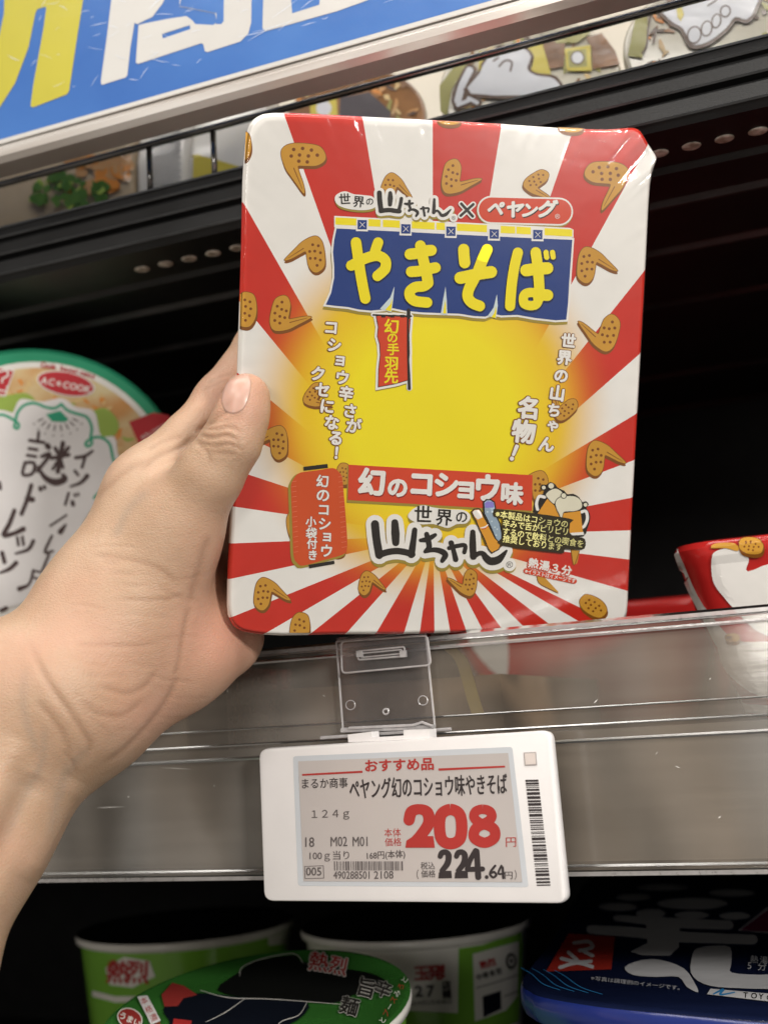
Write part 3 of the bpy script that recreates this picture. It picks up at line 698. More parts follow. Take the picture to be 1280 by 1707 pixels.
for pad, m, z, dx_, dy_ in ((3.2, M['navy'], 5.0, 0.8, 1.2), (0, M['yellow'], 7.2, 0, 0)):
    for i, (P_, w_) in enumerate(TITLE): a.stroke([(x + dx_, y + dy_) for x, y in P_], w_ + pad, m, z + 0.1 * i, n=6)
    a.stroke([(x + dx_, y + dy_) for x, y in loop], 15.5 + pad, m, z + 1.8, close=True)
a.build('title_lettering', pack)

# flag, slogans, lantern
a = Art(PP); S8 = 5.3333
def T8(L): return Q(L, S8, 610, 510)
FL = [(92, 92), (180, 84), (200, 100), (240, 84), (290, 88), (330, 92), (390, 118), (378, 260), (382, 420), (372, 560), (378, 655), (260, 690), (110, 718), (114, 560), (128, 440), (122, 340), (102, 270), (110, 190)]
a.poly(T8([(x - 3, y + 14) for x, y in grow(FL, 22)]), M['olive'], 1); a.poly(T8(grow(FL, 26)), M['white'], 2)
a.stroke(T8([(62, 78), (200, 82), (400, 92)]), 7.5, M['white'], 2.2); a.stroke(T8([(378, 40), (380, 400), (384, 730)]), 9.5, M['white'], 2.3)
a.poly(T8(grow(FL, 6)), M['black'], 3); a.poly(T8(FL), M['red2'], 3.8)
a.stroke(T8([(62, 80), (200, 86), (400, 92)]), 2.6, M['black'], 4.4); a.stroke(T8([(376, 38), (376, 100)]), 6, M['black'], 4.6)
a.stroke(T8([(372, 60), (370, 250), (372, 440), (378, 600), (383, 735)]), [3.5, 3, 3.5, 4.5, 5], M['black'], 4.7)
for x in (130, 210, 300): a.poly(T8([(x, 80), (x + 42, 80), (x + 40, 104), (x + 4, 104)]), M['black'], 4.6)
for ch, x, y, k in (('幻', 225, 185, 26), ('の', 232, 285, 19), ('手', 238, 388, 21), ('羽', 225, 512, 24), ('先', 222, 630, 24)):
    p = T8([(x, y)])[0]; a.char(ch, p[0], p[1], k, M['yellow'], 5.2, rot=2, bold=0.028)
a.build('flag_print', pack)
a = Art(PP)
for ch, x, y, k, ro in [('コ', 405, 172, 25, 4), ('シ', 440, 365, 25, 6), ('ョ', 505, 520, 24, 6), ('ウ', 528, 722, 25, 8), ('辛', 570, 895, 25, 8), ('さ', 612, 1085, 25, 8), ('が', 650, 1250, 26, 8), ('ク', 262, 680, 26, 8), ('セ', 312, 855, 26, 6), ('に', 362, 1035, 26, 6), ('な', 412, 1212, 26, 6), ('る', 458, 1382, 26, 8), ('！', 505, 1548, 25, 6)]:
    p = Q([(x, y)], 6.569, 490, 520)[0]; a.char(ch, p[0], p[1], k, M['brown'], 3.0, rot=ro, bold=0.095); a.char(ch, p[0], p[1], k, M['white'], 4.0, rot=ro, bold=0.042)
for ch, x, y, k, ro in [('世', 795, 195, 25, 6), ('界', 750, 385, 25, 6), ('の', 712, 590, 25, 8), ('山', 668, 790, 27, 8), ('ち', 632, 985, 24, 8), ('ゃ', 622, 1150, 23, 10), ('ん', 545, 1370, 27, 8), ('名', 345, 962, 38, 5), ('物', 288, 1230, 40, 6), ('！', 232, 1490, 34, 22)]:
    p = Q([(x, y)], 6.827, 830, 540)[0]; a.char(ch, p[0], p[1], k, M['brown'], 3.0, rot=ro, bold=0.09); a.char(ch, p[0], p[1], k, M['white'], 4.0, rot=ro, bold=0.045)
a.build('slogan_lettering', pack)
a = Art(PP); S7 = 8.538
def T7(L): return Q(L, S7, 470, 760)
LA = closedcurve([(270, 235), (500, 205), (720, 172), (800, 220), (855, 310), (880, 560), (905, 850), (925, 1150), (922, 1330), (860, 1405), (600, 1480), (300, 1560), (215, 1520), (165, 1420), (150, 1100), (140, 800), (128, 500), (132, 400), (190, 290)], 3)
a.poly([(x - 3, y + 3) for x, y in grow(T7(LA), 1.5)], M['olive'], 2); a.poly(T7(LA), M['lantern'], 3)
a.poly(T7([(305, 155), (645, 112), (655, 168), (312, 208)]), M['black'], 3.8); a.poly(T7([(378, 1548), (742, 1488), (748, 1535), (388, 1598)]), M['black'], 3.8)
for i in range(15):
    t = i / 14; y = 370 + t * 1000
    a.stroke(T7([(136 + 38 * t, y), (200 + 30 * t, y - 12)]), 0.8, M['rib'], 4); a.stroke(T7([(800 + 50 * t, y - 70), (862 + 55 * t, y - 80)]), 0.8, M['rib'], 4)
for ch, x, y, k in (('幻', 575, 362, 22), ('の', 582, 560, 24), ('コ', 592, 765, 22), ('シ', 605, 968, 23), ('ョ', 640, 1135, 22), ('ウ', 632, 1352, 23), ('小', 412, 938, 18), ('袋', 418, 1100, 19), ('付', 427, 1252, 18), ('き', 435, 1412, 18)):
    p = T7([(x, y)])[0]; a.char(ch, p[0], p[1], k, M['dred'], 4.4, rot=2, bold=0.055); a.char(ch, p[0], p[1], k, M['white'], 5.2, rot=2, bold=0.03)
a.build('lantern_print', pack)

# flavour band and the big brush logo
a = Art(PP); S5 = 3.879
def T5(L): return Q(L, S5, 570, 760)
a.poly([(579, 777), (886, 795), (885, 855), (578, 838)], M['olive'], 1.4); a.poly([(581, 774.5), (887, 792), (886, 851.5), (579.5, 833.5)], M['red2'], 2.2)
for ch, x, y, k in [('幻', 192, 172, 47), ('の', 358, 205, 36), ('コ', 512, 182, 46), ('シ', 672, 190, 45), ('ョ', 800, 205, 42), ('ウ', 938, 210, 48), ('味', 1095, 246, 38)]:
    p = T5([(x, y)])[0]; a.char(ch, p[0] + 0.8, p[1] + 2, k, M['dred'], 3.0, rot=3, bold=0.055); a.char(ch, p[0], p[1], k, M['white'], 4.0, rot=3, bold=0.05)
a.build('flavour_band', pack)
LOGO2 = [([(212, 440), (222, 540), (240, 640)], 52), ([(236, 640), (290, 622), (350, 614), (410, 622), (452, 636)], 42), ([(468, 478), (458, 560), (446, 636)], [34, 40, 48]), ([(340, 430), (344, 500), (346, 560)], [44, 54, 46]),
    ([(506, 545), (550, 538), (600, 510)], [24, 38, 24]), ([(545, 505), (556, 550), (560, 590), (535, 618)], [32, 38, 36, 24]), ([(538, 618), (590, 606), (640, 616), (665, 640), (645, 678)], [22, 32, 38, 40, 28]),
    ([(690, 595), (740, 582), (792, 578), (788, 622)], 28), ([(703, 562), (718, 610), (732, 668)], [36, 30, 36]), ([(842, 492), (842, 570), (846, 650)], [34, 44, 44]), ([(846, 652), (880, 630), (908, 632), (930, 660), (960, 680), (1010, 668), (1060, 612)], [34, 30, 34, 46, 52, 50, 14])]
BR = Art(PP)
brush(BR, LOGO2, T5, S5, 66, (4, 22), 2.4, [('世', 522, 380, 31, 2), ('界', 657, 398, 29, 4), ('の', 770, 394, 22, -6)],
      blob=[(425, 395), (455, 345), (520, 318), (600, 335), (700, 345), (790, 352), (828, 392), (800, 435), (740, 440), (680, 465), (590, 440), (500, 440)])
p = T5([(1079, 702)])[0]; BR.disc(p[0], p[1] + 3, 11, M['olive'], 4.2); BR.disc(p[0], p[1], 11, M['white'], 5.8); BR.char('®', p[0], p[1], 15, M['black'], 6.5, fit=True)
BR.build('shop_logo', pack)

# drinks, pepper notice, cooking time
a = Art(PP); S6 = 6.095
def T6(L): return Q(L, S6, 780, 790)
SB = [(160, 290), (185, 268), (225, 270), (255, 290), (265, 345), (262, 400), (285, 450), (310, 500), (330, 600), (330, 690), (290, 680), (240, 560), (200, 470), (165, 400)]
a.poly(T6(grow(SB, 14)), M['black'], 6.6); a.poly(T6(SB), M['soda'], 7.4); a.poly(T6([(165, 295), (190, 275), (240, 280), (255, 300), (258, 340), (168, 345)]), M['cap'], 8.0)
for x, y in ((190, 385), (240, 385), (235, 480), (265, 540), (290, 560), (280, 620)): a.disc(*T6([(x, y)])[0], 1.4, M['ltblue'], 8.0, n=8)
OB = [(35, 385), (60, 362), (105, 360), (130, 390), (150, 440), (205, 540), (260, 650), (320, 715), (300, 760), (235, 795), (205, 760), (170, 670), (115, 560), (80, 470), (55, 430)]
a.poly(T6(grow(OB, 12)), M['black'], 8.6); a.poly(T6(OB), M['beer'], 9.2); a.poly(T6([(38, 388), (62, 366), (105, 364), (125, 395), (140, 440), (90, 462), (60, 430)]), M['white'], 9.8)
a.stroke(T6([(120, 545), (160, 540), (195, 515)]), [1, 3, 1], M['white'], 10); a.stroke(T6([(130, 560), (165, 552), (195, 530)]), [0.6, 1.8, 0.6], M['red2'], 10.3)
MG = [(690, 410), (665, 360), (670, 300), (700, 230), (760, 205), (770, 165), (735, 150), (745, 110), (790, 115), (830, 85), (880, 110), (900, 140), (970, 175), (1000, 210), (1060, 205), (1120, 240), (1150, 290), (1190, 280), (1215, 310), (1190, 345), (1225, 400), (1228, 470), (1200, 560), (1165, 630), (1020, 630), (1000, 500)]
a.poly(T6(grow(closedcurve(MG, 2), 4)), M['black'], 5)
a.stroke(T6([(770, 235), (715, 230), (690, 300), (700, 360)]), 5, M['white'], 5.8); a.stroke(T6([(1145, 385), (1190, 380), (1205, 450), (1180, 520), (1160, 540)]), 5, M['white'], 5.9)
a.poly(T6([(800, 250), (870, 320), (930, 440), (700, 402)]), M['beer'], 6.2); a.poly(T6([(945, 400), (1135, 375), (1160, 590), (1025, 600), (1010, 470), (930, 450)]), M['beer'], 6.3)
a.poly(T6([(1010, 600), (1165, 588), (1172, 618), (1020, 625)]), M['white'], 6.5)
for P_ in ([(785, 205), (830, 165), (890, 150), (950, 190), (940, 240), (880, 280), (860, 300), (800, 240)], [(880, 290), (920, 240), (1000, 225), (1080, 230), (1135, 270), (1145, 340), (1080, 375), (980, 380), (955, 400), (940, 450), (915, 400), (895, 360)]):
    C_ = closedcurve(P_, 4); z_ = 6.8 if P_[0][0] < 800 else 8.2
    a.poly(T6(grow(C_, 7)), M['black'], z_); a.poly(T6(C_), M['foam'], z_ + 0.7)
for x, y, r_ in ((760, 138, 3.2), (835, 120, 4.6), (962, 220, 4.0), (1183, 312, 3.2)): 
    p = T6([(x, y)])[0]; a.disc(*p, r_ + 1.3, M['black'], 9.2, n=12); a.disc(*p, r_, M['foam'], 9.8, n=12)
a.build('drink_print', pack)
a = Art(PP)
NB = [(255, 378), (330, 362), (1005, 452), (1022, 500), (1018, 598), (1090, 640), (1172, 662), (1168, 752), (1060, 762), (975, 756), (960, 790), (910, 796), (330, 722), (342, 640), (332, 560), (344, 450), (262, 432)]
a.poly(T6(closedcurve(grow(NB, 4), 3)), M['darkbrown'], 10.4)
for tx, x0_, y0_, x1_, y1_, k in (('※本製品はコショウの', 272, 402, 1002, 512, 13.6), ('辛みで舌がピリピリ', 346, 498, 1000, 588, 13.6), ('するので飲料との喫食を', 346, 580, 1158, 712, 13.6), ('推奨しております', 346, 654, 944, 748, 13.6)):
    p, q_ = T6([(x0_, y0_), (x1_, y1_)]); a.line(tx, p[0], p[1], q_[0], q_[1], k, M['palebrown'], 11.2, bold=0.012)
a.build('notice_print', pack)
a = Art(PP)
for off, m, z in ((0.13, M['red2'], 3.4), (0.035, M['white'], 4.4)):
    for ch, x, y, k in (('熱', 660, 908, 17), ('湯', 770, 932, 17), ('３', 880, 955, 16), ('分', 995, 980, 17)):
        p = T6([(x, y)])[0]; a.char(ch, p[0], p[1], k, m, z, rot=9, bold=off, sx=1.05)
p, q_ = T6([(575, 985), (1085, 1088)])
a.stroke([(p[0] + 2, p[1]), (q_[0] - 2, q_[1])], 9, M['red2'], 3.2)
a.line('※イラストはイメージです', p[0], p[1], q_[0], q_[1], 8.6, M['white'], 4.2, bold=0.02)
a.build('cooking_time_print', pack)

# ================================================================== ELECTRONIC PRICE TAG ON ITS CLEAR CLIP
case_m = mat('tag_case_white', (0.78, 0.76, 0.76), rough=0.35, var=0.02, bump=0.02, bscale=900)
bezel_m = mat('tag_bezel_grey', (0.55, 0.58, 0.62), rough=0.35, var=0.02)
scr_m = mat('tag_paper_screen', (0.50, 0.46, 0.445), rough=0.13, spec=0.5, var=0.03, vscale=25)
t_blk = mat('tag_ink_black', (0.035, 0.028, 0.03), rough=0.4); t_red = mat('tag_ink_red', (0.42, 0.035, 0.03), rough=0.4); t_gry = mat('tag_ink_grey', (0.11, 0.095, 0.095), rough=0.4)
t_pale = mat('tag_led_window', (0.74, 0.66, 0.62), rough=0.2); t_frame = mat('tag_led_frame', (0.42, 0.38, 0.37), rough=0.3)
TN = Vector((-0.1391731, -0.99026807, 0)).normalized(); TP = onY(690, 1360, YP - 0.0175)
tg = thing('price_tag', 'white electronic price tag reading 208 in red, hung by a clear clip', 'price tag', onplane(690, 1505, TP, TN))
TQ = planeproj(TP, TN)
def rquad(c, r, n=6):
    out = []
    for i in range(4):
        p, a_, b_ = np.array(c[i], float), np.array(c[i - 1], float), np.array(c[(i + 1) % 4], float)
        u = (a_ - p) / np.linalg.norm(a_ - p); v = (b_ - p) / np.linalg.norm(b_ - p)
        s0, s1 = p + u * r, p + v * r
        for t in np.linspace(0, 1, n): out.append(tuple((1 - t) ** 2 * s0 + 2 * t * (1 - t) * p + t * t * s1))
    return out
def slab(mb, outline, plane, n, layers, m):
    """layers of (grow in photo px, depth behind the plane in m) lofted front to back"""
    rings = []
    for g, d in layers: rings.append([onplane(x, y, plane, n) - n * d for x, y in (grow(outline, g) if g else outline)])
    mb.loft(rings[::-1], m)
CASE = rquad([(430, 1248), (915.5, 1217), (944, 1507), (439, 1503)], 17)
mb = MB(); slab(mb, CASE, TP, TN, [(-5, 0), (-2, 0.0002), (-0.6, 0.0008), (0, 0.0018), (-1.5, 0.0042), (-8, 0.0062)], case_m)
o = mb.build('case', tg); sharp(o, 30)
q3 = 2.3704
def T3(L): return Q(L, q3, 420, 1040)
a = Art(TQ, 1)
a.poly(rquad(T3([(163, 523), (1028, 486), (1092, 1040), (183, 1035)]), 5), bezel_m, 0)
a.build('bezel', tg)
a = Art(TQ, 1)
a.poly(T3([(184, 543), (1012, 510), (1068, 1020), (205, 1017)]), scr_m, 1.5)
a.build('screen', tg)
a = Art(TQ, 1); Z = 3
def tl(text, x0, y0, x1, y1, k, m, **kw):
    p, q_ = T3([(x0, y0), (x1, y1)]); a.line(text, p[0], p[1], q_[0], q_[1], k / q3, m, Z, **kw)
a.poly(T3([(200, 593), (438, 580), (439, 588), (201, 600)]), t_red, Z); a.poly(T3([(738, 571), (1000, 560), (1001, 567), (739, 580)]), t_red, Z)
tl('おすすめ品', 450, 562, 718, 553, 52, t_red, bold=0.03)
tl('まるか商事', 200, 632, 380, 628, 44, t_blk, bold=0.006)
tl('ペヤング幻のコショウ味やきそば', 388, 655, 1008, 633, 88, t_blk, bold=0.014)
tl('１２４ｇ', 238, 752, 386, 748, 40, t_gry, bold=0.006)
tl('本体', 524, 826, 590, 824, 36, t_red); tl('価格', 527, 863, 592, 861, 36, t_red)
tl('18', 213, 862, 248, 862, 38, t_gry, fit=True, bold=0.01); tl('M02', 313, 860, 378, 859, 38, t_gry, fit=True, bold=0.01); tl('M01', 400, 860, 458, 859, 38, t_gry, fit=True, bold=0.01)
tl('100ｇ当り', 230, 916, 386, 914, 38, t_gry, bold=0.006); tl('168円(本体)', 456, 916, 606, 908, 34, t_gry, bold=0.012)
tl('円', 1004, 862, 1044, 861, 44, t_red); tl('税込', 668, 956, 724, 955, 32, t_gry, bold=0.006); tl('価格', 670, 988, 726, 987, 32, t_gry, bold=0.006)
tl('（', 652, 990, 660, 990, 40, t_gry); tl('円', 1000, 993, 1030, 993, 34, t_gry, bold=0.006); tl('）', 1038, 992, 1046, 992, 40, t_gry)
tl('005', 216, 978, 276, 978, 32, t_gry, fit=True, bold=0.02)
for P_ in ((210, 958, 284, 955), (212, 1006, 286, 1004)): a.stroke(T3([(P_[0], P_[1]), (P_[2], P_[3])]), 1, t_gry, Z)
a.stroke(T3([(210, 958), (212, 1006)]), 1, t_gry, Z); a.stroke(T3([(284, 955), (286, 1004)]), 1, t_gry, Z)
tl('490288501', 324, 992, 466, 992, 30, t_gry, fit=True, bold=0.012); tl('2108', 484, 992, 560, 991, 30, t_gry, fit=True, bold=0.012)
# heavy digits as strokes
def dig(L, w, m, close=False): a.stroke(T3(L), [v / q3 for v in w] if isinstance(w, list) else w / q3, m, Z + 0.1 * (len(a.mb.f) % 5), close=close, n=7)
dig([(622, 775), (632, 742), (664, 732), (694, 745), (700, 785), (672, 830), (638, 862)], [44, 46, 40, 46, 46, 44, 34], t_red); a.poly(T3([(608, 884), (612, 856), (640, 838), (718, 838), (724, 884)]), t_red, Z + 0.7)
dig([(785, 733), (750, 752), (742, 800), (752, 852), (787, 868), (822, 850), (830, 798), (820, 750)], 45, t_red, True)
dig([(912, 732), (884, 742), (880, 768), (912, 788), (946, 768), (942, 742)], 38, t_red, True); dig([(918, 792), (884, 810), (880, 845), (920, 864), (958, 845), (956, 810)], 42, t_red, True)
for dx_ in (0, 64):
    dig([(745 + dx_, 918), (752 + dx_, 904), (768 + dx_, 902), (778 + dx_, 915), (774 + dx_, 945), (752 + dx_, 975)], [20, 22, 22, 24, 24, 20], t_blk); a.poly(T3([(738 + dx_, 1005), (740 + dx_, 982), (758 + dx_, 975), (789 + dx_, 975), (791 + dx_, 1004)]), t_blk, Z + 0.7)
dig([(884, 895), (862, 935), (852, 968)], 20, t_blk); dig([(852, 970), (912, 968)], 20, t_blk); dig([(889, 898), (895, 1000)], [22, 24], t_blk)
a.disc(*T3([(928, 1000)])[0], 3.2, t_blk, Z)
dig([(962, 955), (946, 975), (942, 990), (954, 1001), (966, 992), (958, 980), (946, 984)], 9, t_blk); dig([(986, 955), (974, 986), (998, 985)], 8, t_blk); dig([(991, 962), (994, 1003)], 10, t_blk)
rb = random.Random(5)
x = 326
while x < 592:
    w_ = rb.choice([2, 2, 4, 6]); a.poly(T3([(x, 938), (x + w_, 937.6), (x + w_ + 1, 974), (x + 1, 974)]), t_gry, Z); x += w_ + rb.choice([3, 4, 6])
a.build('screen_lettering', tg)
a = Art(TQ, 1); y = 616
while y < 1040:
    h = rb.choice([3, 3, 5, 8, 11]); t = (y - 616) / 424; x0_, x1_ = 1080 + 46 * t, 1131 + 49 * t
    if y + h > 1042: break
    a.poly(T3([(x0_, y), (x1_, y - 1), (x1_ + h * 0.11, y + h - 1), (x0_ + h * 0.11, y + h)]), t_blk, 1); y += h + rb.choice([3, 4, 5, 7])
a.build('barcode', tg)
a = Art(TQ, 1); a.poly(T3([(1073, 508), (1122, 506), (1126, 559), (1077, 561)]), t_frame, 1); a.poly(T3([(1077, 512), (1119, 510), (1122, 554), (1081, 556)]), t_pale, 2); a.build('indicator_light', tg)
# clip
qc = 3.0476
def T4(L): return Q(L, qc, 360, 1020)
CN = Vector((-0.06, -1, 0)).normalized(); CP = onY(640, 1140, YP - 0.0042)
mb = MB(); PL = rquad(T4([(612, 150), (1062, 95), (1112, 590), (645, 600)]), 3)
slab(mb, PL, CP, CN, [(0, 0), (0, 0.0012)], clearp)
FLP = rquad(T4([(636, 150), (1072, 120), (1092, 270), (640, 312)]), 8)
CP2 = CP + CN * 0.0022
slab(mb, FLP, CP2, CN, [(0, 0), (0, 0.001)], clearp)
# saddle over the top edge of the guard
for e0, e1 in (((612, 150), (1062, 95)),):
    A_, B_ = [onplane(*p, CP, CN) for p in T4([e0, e1])]
    for dz, dy in ((0.0, 0.0),):
        V = [A_, B_, B_ + Vector((0, 0.0085, 0.0012)), A_ + Vector((0, 0.0085, 0.0012))]
        V2 = [v + Vector((0, 0, 0.0012)) for v in V]; mb.loft([V, V2], clearp)
mb.build('clip', tg)
mb = MB()
def rim(mb, L, plane, n, r, closed=True, lift=0.0):
    P_ = [onplane(x, y, plane, n) + n * lift for x, y in L]
    if closed: P_ = P_ + [P_[0]]
    mb.tube(P_, r, clearedge, 6)
rim(mb, PL, CP, CN, 0.00038); rim(mb, FLP, CP2, CN, 0.00034)
rim(mb, rquad(T4([(722, 200), (958, 178), (962, 225), (726, 244)]), 3), CP2, CN, 0.00034, lift=0.0003)
rim(mb, rquad(T4([(735, 212), (945, 192), (948, 212), (738, 232)]), 3), CP2, CN, 0.0003, lift=0.0003)
for cx_, cy_, r_ in ((685, 473, 24), (1052, 450, 24), (864, 506, 14)):
    rim(mb, T4([(cx_ + r_ * math.cos(t), cy_ + r_ * math.sin(t)) for t in np.linspace(0, 6.28, 14, endpoint=False)]), CP, CN, 0.00016 if r_ > 20 else 0.0003, lift=0.0002)
rim(mb, T4([(645, 602), (1115, 585)]), CP, CN, 0.0009, False, 0.001); rim(mb, T4([(540, 640), (1200, 595)]), CP, CN, 0.0006, False, 0.001)
rim(mb, T4([(690, 590), (1015, 575), (1060, 560), (1110, 580)]), CP, CN, 0.0005, False, 0.002)
for x in (735, 955): 
    p = onplane(*T4([(x, 214)])[0], CP2, CN); mb.box(p + CN * 0.0006, (0.0022, 0.0012, 0.0022), clearedge)
mb.build('clip_rim', tg)
mb = MB(); HN = T4([(645, 625), (765, 610), (768, 640), (930, 630), (930, 602), (1060, 598), (1062, 645), (648, 665)])
slab(mb, HN, TP, TN, [(0, 0.003), (0, 0.008)], case_m); mb.build('hinge', tg)

# ================================================================== BOWLS, TUBS AND CUPS
def lathe_rings(c, ax, prof, seg=64, up=None):
    ax = Vector(ax).normalized(); e1 = (up - ax * up.dot(ax)).normalized() if up else ax.orthogonal().normalized(); e2 = ax.cross(e1)
    return [[Vector(c) + ax * h + (e1 * math.cos(2 * math.pi * k / seg) + e2 * math.sin(2 * math.pi * k / seg)) * r for k in range(seg)] for r, h in prof]
film = lambda name, c, **k: mat(name, c, rough=k.pop('rough', 0.2), spec=0.5, var=k.pop('var', 0.03), vscale=60, bump=k.pop('bump', 0.22), bscale=k.pop('bscale', 45), **k)

# ---- green-rimmed curry bowl standing on edge at the left
bgreen = film('lid_rim_green', (0.03, 0.30, 0.16)); bpaper = film('lid_grey_paper', (0.74, 0.72, 0.72), bump=0.30); bwhite = film('lid_white', (0.74, 0.72, 0.68), bump=0.3)
bfood = film('lid_food_photo', (0.55, 0.28, 0.10), color2=(0.62, 0.52, 0.30), bump=0.3); bink = film('lid_ink_brown', (0.07, 0.045, 0.045)); bgr2 = film('lid_line_green', (0.03, 0.33, 0.19))
bred = film('lid_red', (0.45, 0.03, 0.04)); bleaf = film('lid_leaf_green', (0.30, 0.42, 0.08)); bcarrot = film('lid_carrot', (0.66, 0.25, 0.05)); bnood = film('lid_noodle', (0.66, 0.48, 0.22))
LN = -(ray(60, 841).normalized() + Vector((0.02, 0.02, 0.0))).normalized(); LC = atd(60, 841, 0.555); LR = 260 * 0.555 / FPX
LAXU = Vector((0, 0, 1))
gb = thing('noodle_bowl', 'round noodle bowl with green lid rim and grey lid, standing on edge behind the hand', 'noodle bowl', LC - Vector((0, 0, LR)))
mb = MB(); mb.loft(lathe_rings(LC, LN, [(LR * 0.70, -0.075), (LR * 0.72, -0.0745), (LR * 0.92, -0.006), (LR * 0.985, -0.005), (LR, -0.0035), (LR, -0.0015), (LR * 0.985, -0.0003)], up=LAXU), bgreen, True, False)
mb.build('bowl_body', gb, smooth=True)
mb = MB(); mb.loft(lathe_rings(LC, LN, [(LR * 0.988, -0.0012), (LR * 0.975, 0.0004), (LR * 0.945, 0.0002), (LR * 0.935, 0)], up=LAXU), bgreen, False, True); lo = mb.build('lid', gb); sharp(lo, 50)
LPJ = planeproj(LC, LN)
a = Art(LPJ, 2)
def circ(cx, cy, r, t0, t1, n=40): return [(cx + r * math.cos(math.radians(t)), cy + r * math.sin(math.radians(t))) for t in np.linspace(t0, t1, n)]
a.poly(circ(60, 841, 238, 0, 360, 72)[:-1], bwhite, 0)
ring_o = circ(60, 841, 228, 180, 372, 50); a.poly(ring_o + [(283, 905), (60, 905), (-168, 905)], bfood, 1)
rg = random.Random(12)
for i in range(150):
    t = math.radians(rg.uniform(190, 370)); r_ = rg.uniform(165, 212); x, y = 60 + r_ * math.cos(t), 841 + r_ * math.sin(t)
    m_ = rg.choice([bcarrot, bcarrot, bnood, bnood, bnood, bfood, bleaf])
    L_ = rg.uniform(6, 22); an = rg.uniform(0, 3.1)
    a.stroke([(x - L_ * math.cos(an) / 2, y - L_ * math.sin(an) / 2), (x + rg.uniform(-3, 3), y + rg.uniform(-3, 3)), (x + L_ * math.cos(an) / 2, y + L_ * math.sin(an) / 2)], [rg.uniform(2, 4), rg.uniform(4, 9), rg.uniform(2, 4)], m_, 2 + i * 0.02, n=3)
for P_ in ([(152, 690), (175, 680), (196, 700), (195, 722), (170, 735), (150, 720)], [(-10, 668), (40, 655), (60, 672), (30, 690), (0, 690)]):
    a.poly(closedcurve(P_, 4), bleaf, 5.4)
q9 = 3.5563
def T9(L): return Q(L, q9, 0, 560)
a.build('lid_photo', gb)
a = Art(LPJ, 2)
FRM = catmull(T9([(-300, 640), (-150, 470), (0, 440), (75, 455), (90, 430), (130, 375), (250, 390), (370, 370), (450, 420), (560, 450), (600, 590), (680, 600), (700, 700), (735, 770), (640, 900), (500, 1100), (300, 1500), (-100, 1650)]), 5)
a.poly(FRM, bpaper, 6.5)
GL = [[(-120, 500), (0, 468), (60, 485), (110, 520), (108, 548), (88, 540), (95, 505)], [(95, 500), (110, 450), (150, 410), (210, 400), (280, 425), (330, 428), (365, 405)], [(365, 405), (400, 440), (450, 460), (515, 482), (545, 540), (540, 600), (545, 640), (520, 655), (510, 635), (545, 605)], [(545, 605), (600, 602), (650, 640), (670, 720), (690, 795), (650, 860), (560, 960)]]
for i, L_ in enumerate(GL): a.stroke(T9(L_), 4.8, bgr2, 7.2 + 0.1 * i)
a.poly(T9([(275, 465), (360, 443), (410, 495), (385, 512), (310, 508)]), bgr2, 7.3)
for i in range(8):
    t = math.radians(20 + i * 20); x, y = 345 - 95 * math.cos(t), 470 + 62 * math.sin(t); x2, y2 = 345 - 130 * math.cos(t), 478 + 90 * math.sin(t)
    a.stroke(T9([(x, y), ((x + x2) / 2, (y + y2) / 2), (x2, y2)]), [2.2, 2.6, 1], bink, 7.4); a.disc(*T9([(345 - 150 * math.cos(t), 485 + 108 * math.sin(t))])[0], 1.5, bink, 7.4, n=8)
KJ = [ # the hand-drawn big characters
 ([(232, 572), (226, 630)], 14), ([(178, 620), (262, 632)], 16), ([(175, 668), (222, 675)], 15), ([(165, 708), (215, 716)], 15), ([(150, 752), (205, 755), (195, 815), (138, 822), (150, 755)], 16),
 ([(283, 650), (290, 660)], 26), ([(250, 715), (300, 702), (225, 800)], 18), ([(225, 775), (270, 840), (330, 868), (385, 850), (375, 825)], [12, 24, 34, 30, 18]), ([(375, 635), (345, 805)], 22), ([(330, 665), (345, 695)], 18), ([(408, 662), (385, 695)], 18), ([(310, 725), (410, 705)], 18), ([(350, 730), (315, 790)], 14), ([(362, 735), (375, 780)], 16),
 ([(188, 885), (160, 980), (130, 1055)], 20), ([(165, 965), (195, 970)], 26), ([(240, 900), (243, 912)], 18), ([(265, 893), (266, 902)], 16),
 ([(88, 1035), (60, 1110), (25, 1180), (85, 1170), (140, 1145)], [20, 22, 24, 20, 26]), ([(105, 1195), (112, 1240)], 14), ([(135, 1190), (142, 1238)], 14), ([(200, 1215), (170, 1265), (95, 1290)], [18, 18, 10]),
 ([(15, 1285), (30, 1340)], 20), ([(98, 1345), (60, 1380), (0, 1405)], [22, 20, 10]), ([(0, 870), (5, 905)], 16), ([(10, 1625), (40, 1612)], 18),
 ([(550, 682), (505, 712), (450, 722)], [12, 16, 16]), ([(505, 720), (488, 780)], 14), ([(445, 800), (465, 825)], 14), ([(518, 830), (480, 870), (420, 892)], [22, 16, 10]), ([(408, 932), (388, 1000)], 13), ([(432, 985), (435, 1000)], 20), ([(445, 940), (448, 948)], 13), ([(465, 935), (466, 942)], 12),
 ([(395, 1062), (300, 1125)], 10), ([(390, 1120), (360, 1160)], [12, 26]), ([(310, 1185), (268, 1280), (315, 1275)], [12, 14, 12]), ([(290, 1300), (255, 1385)], 13), ([(200, 1390), (175, 1470), (118, 1498)], [14, 12, 24]), ([(205, 1392), (250, 1400)], 10), ([(195, 1430), (225, 1438)], 10)]
for i, (L_, w_) in enumerate(KJ): a.stroke(T9(L_), [1.3 * v / q9 for v in w_] if isinstance(w_, list) else 1.3 * w_ / q9, bink, 7.6 + 0.05 * i, n=5)
a.build('lid_lettering', gb)
a = Art(LPJ, 2)
a.disc(*T9([(392, 284)])[0], 49, bwhite, 7.5, ry=20.5, rot=11, n=32); a.disc(*T9([(392, 284)])[0], 46.5, bred, 8.2, ry=18.5, rot=11, n=32)
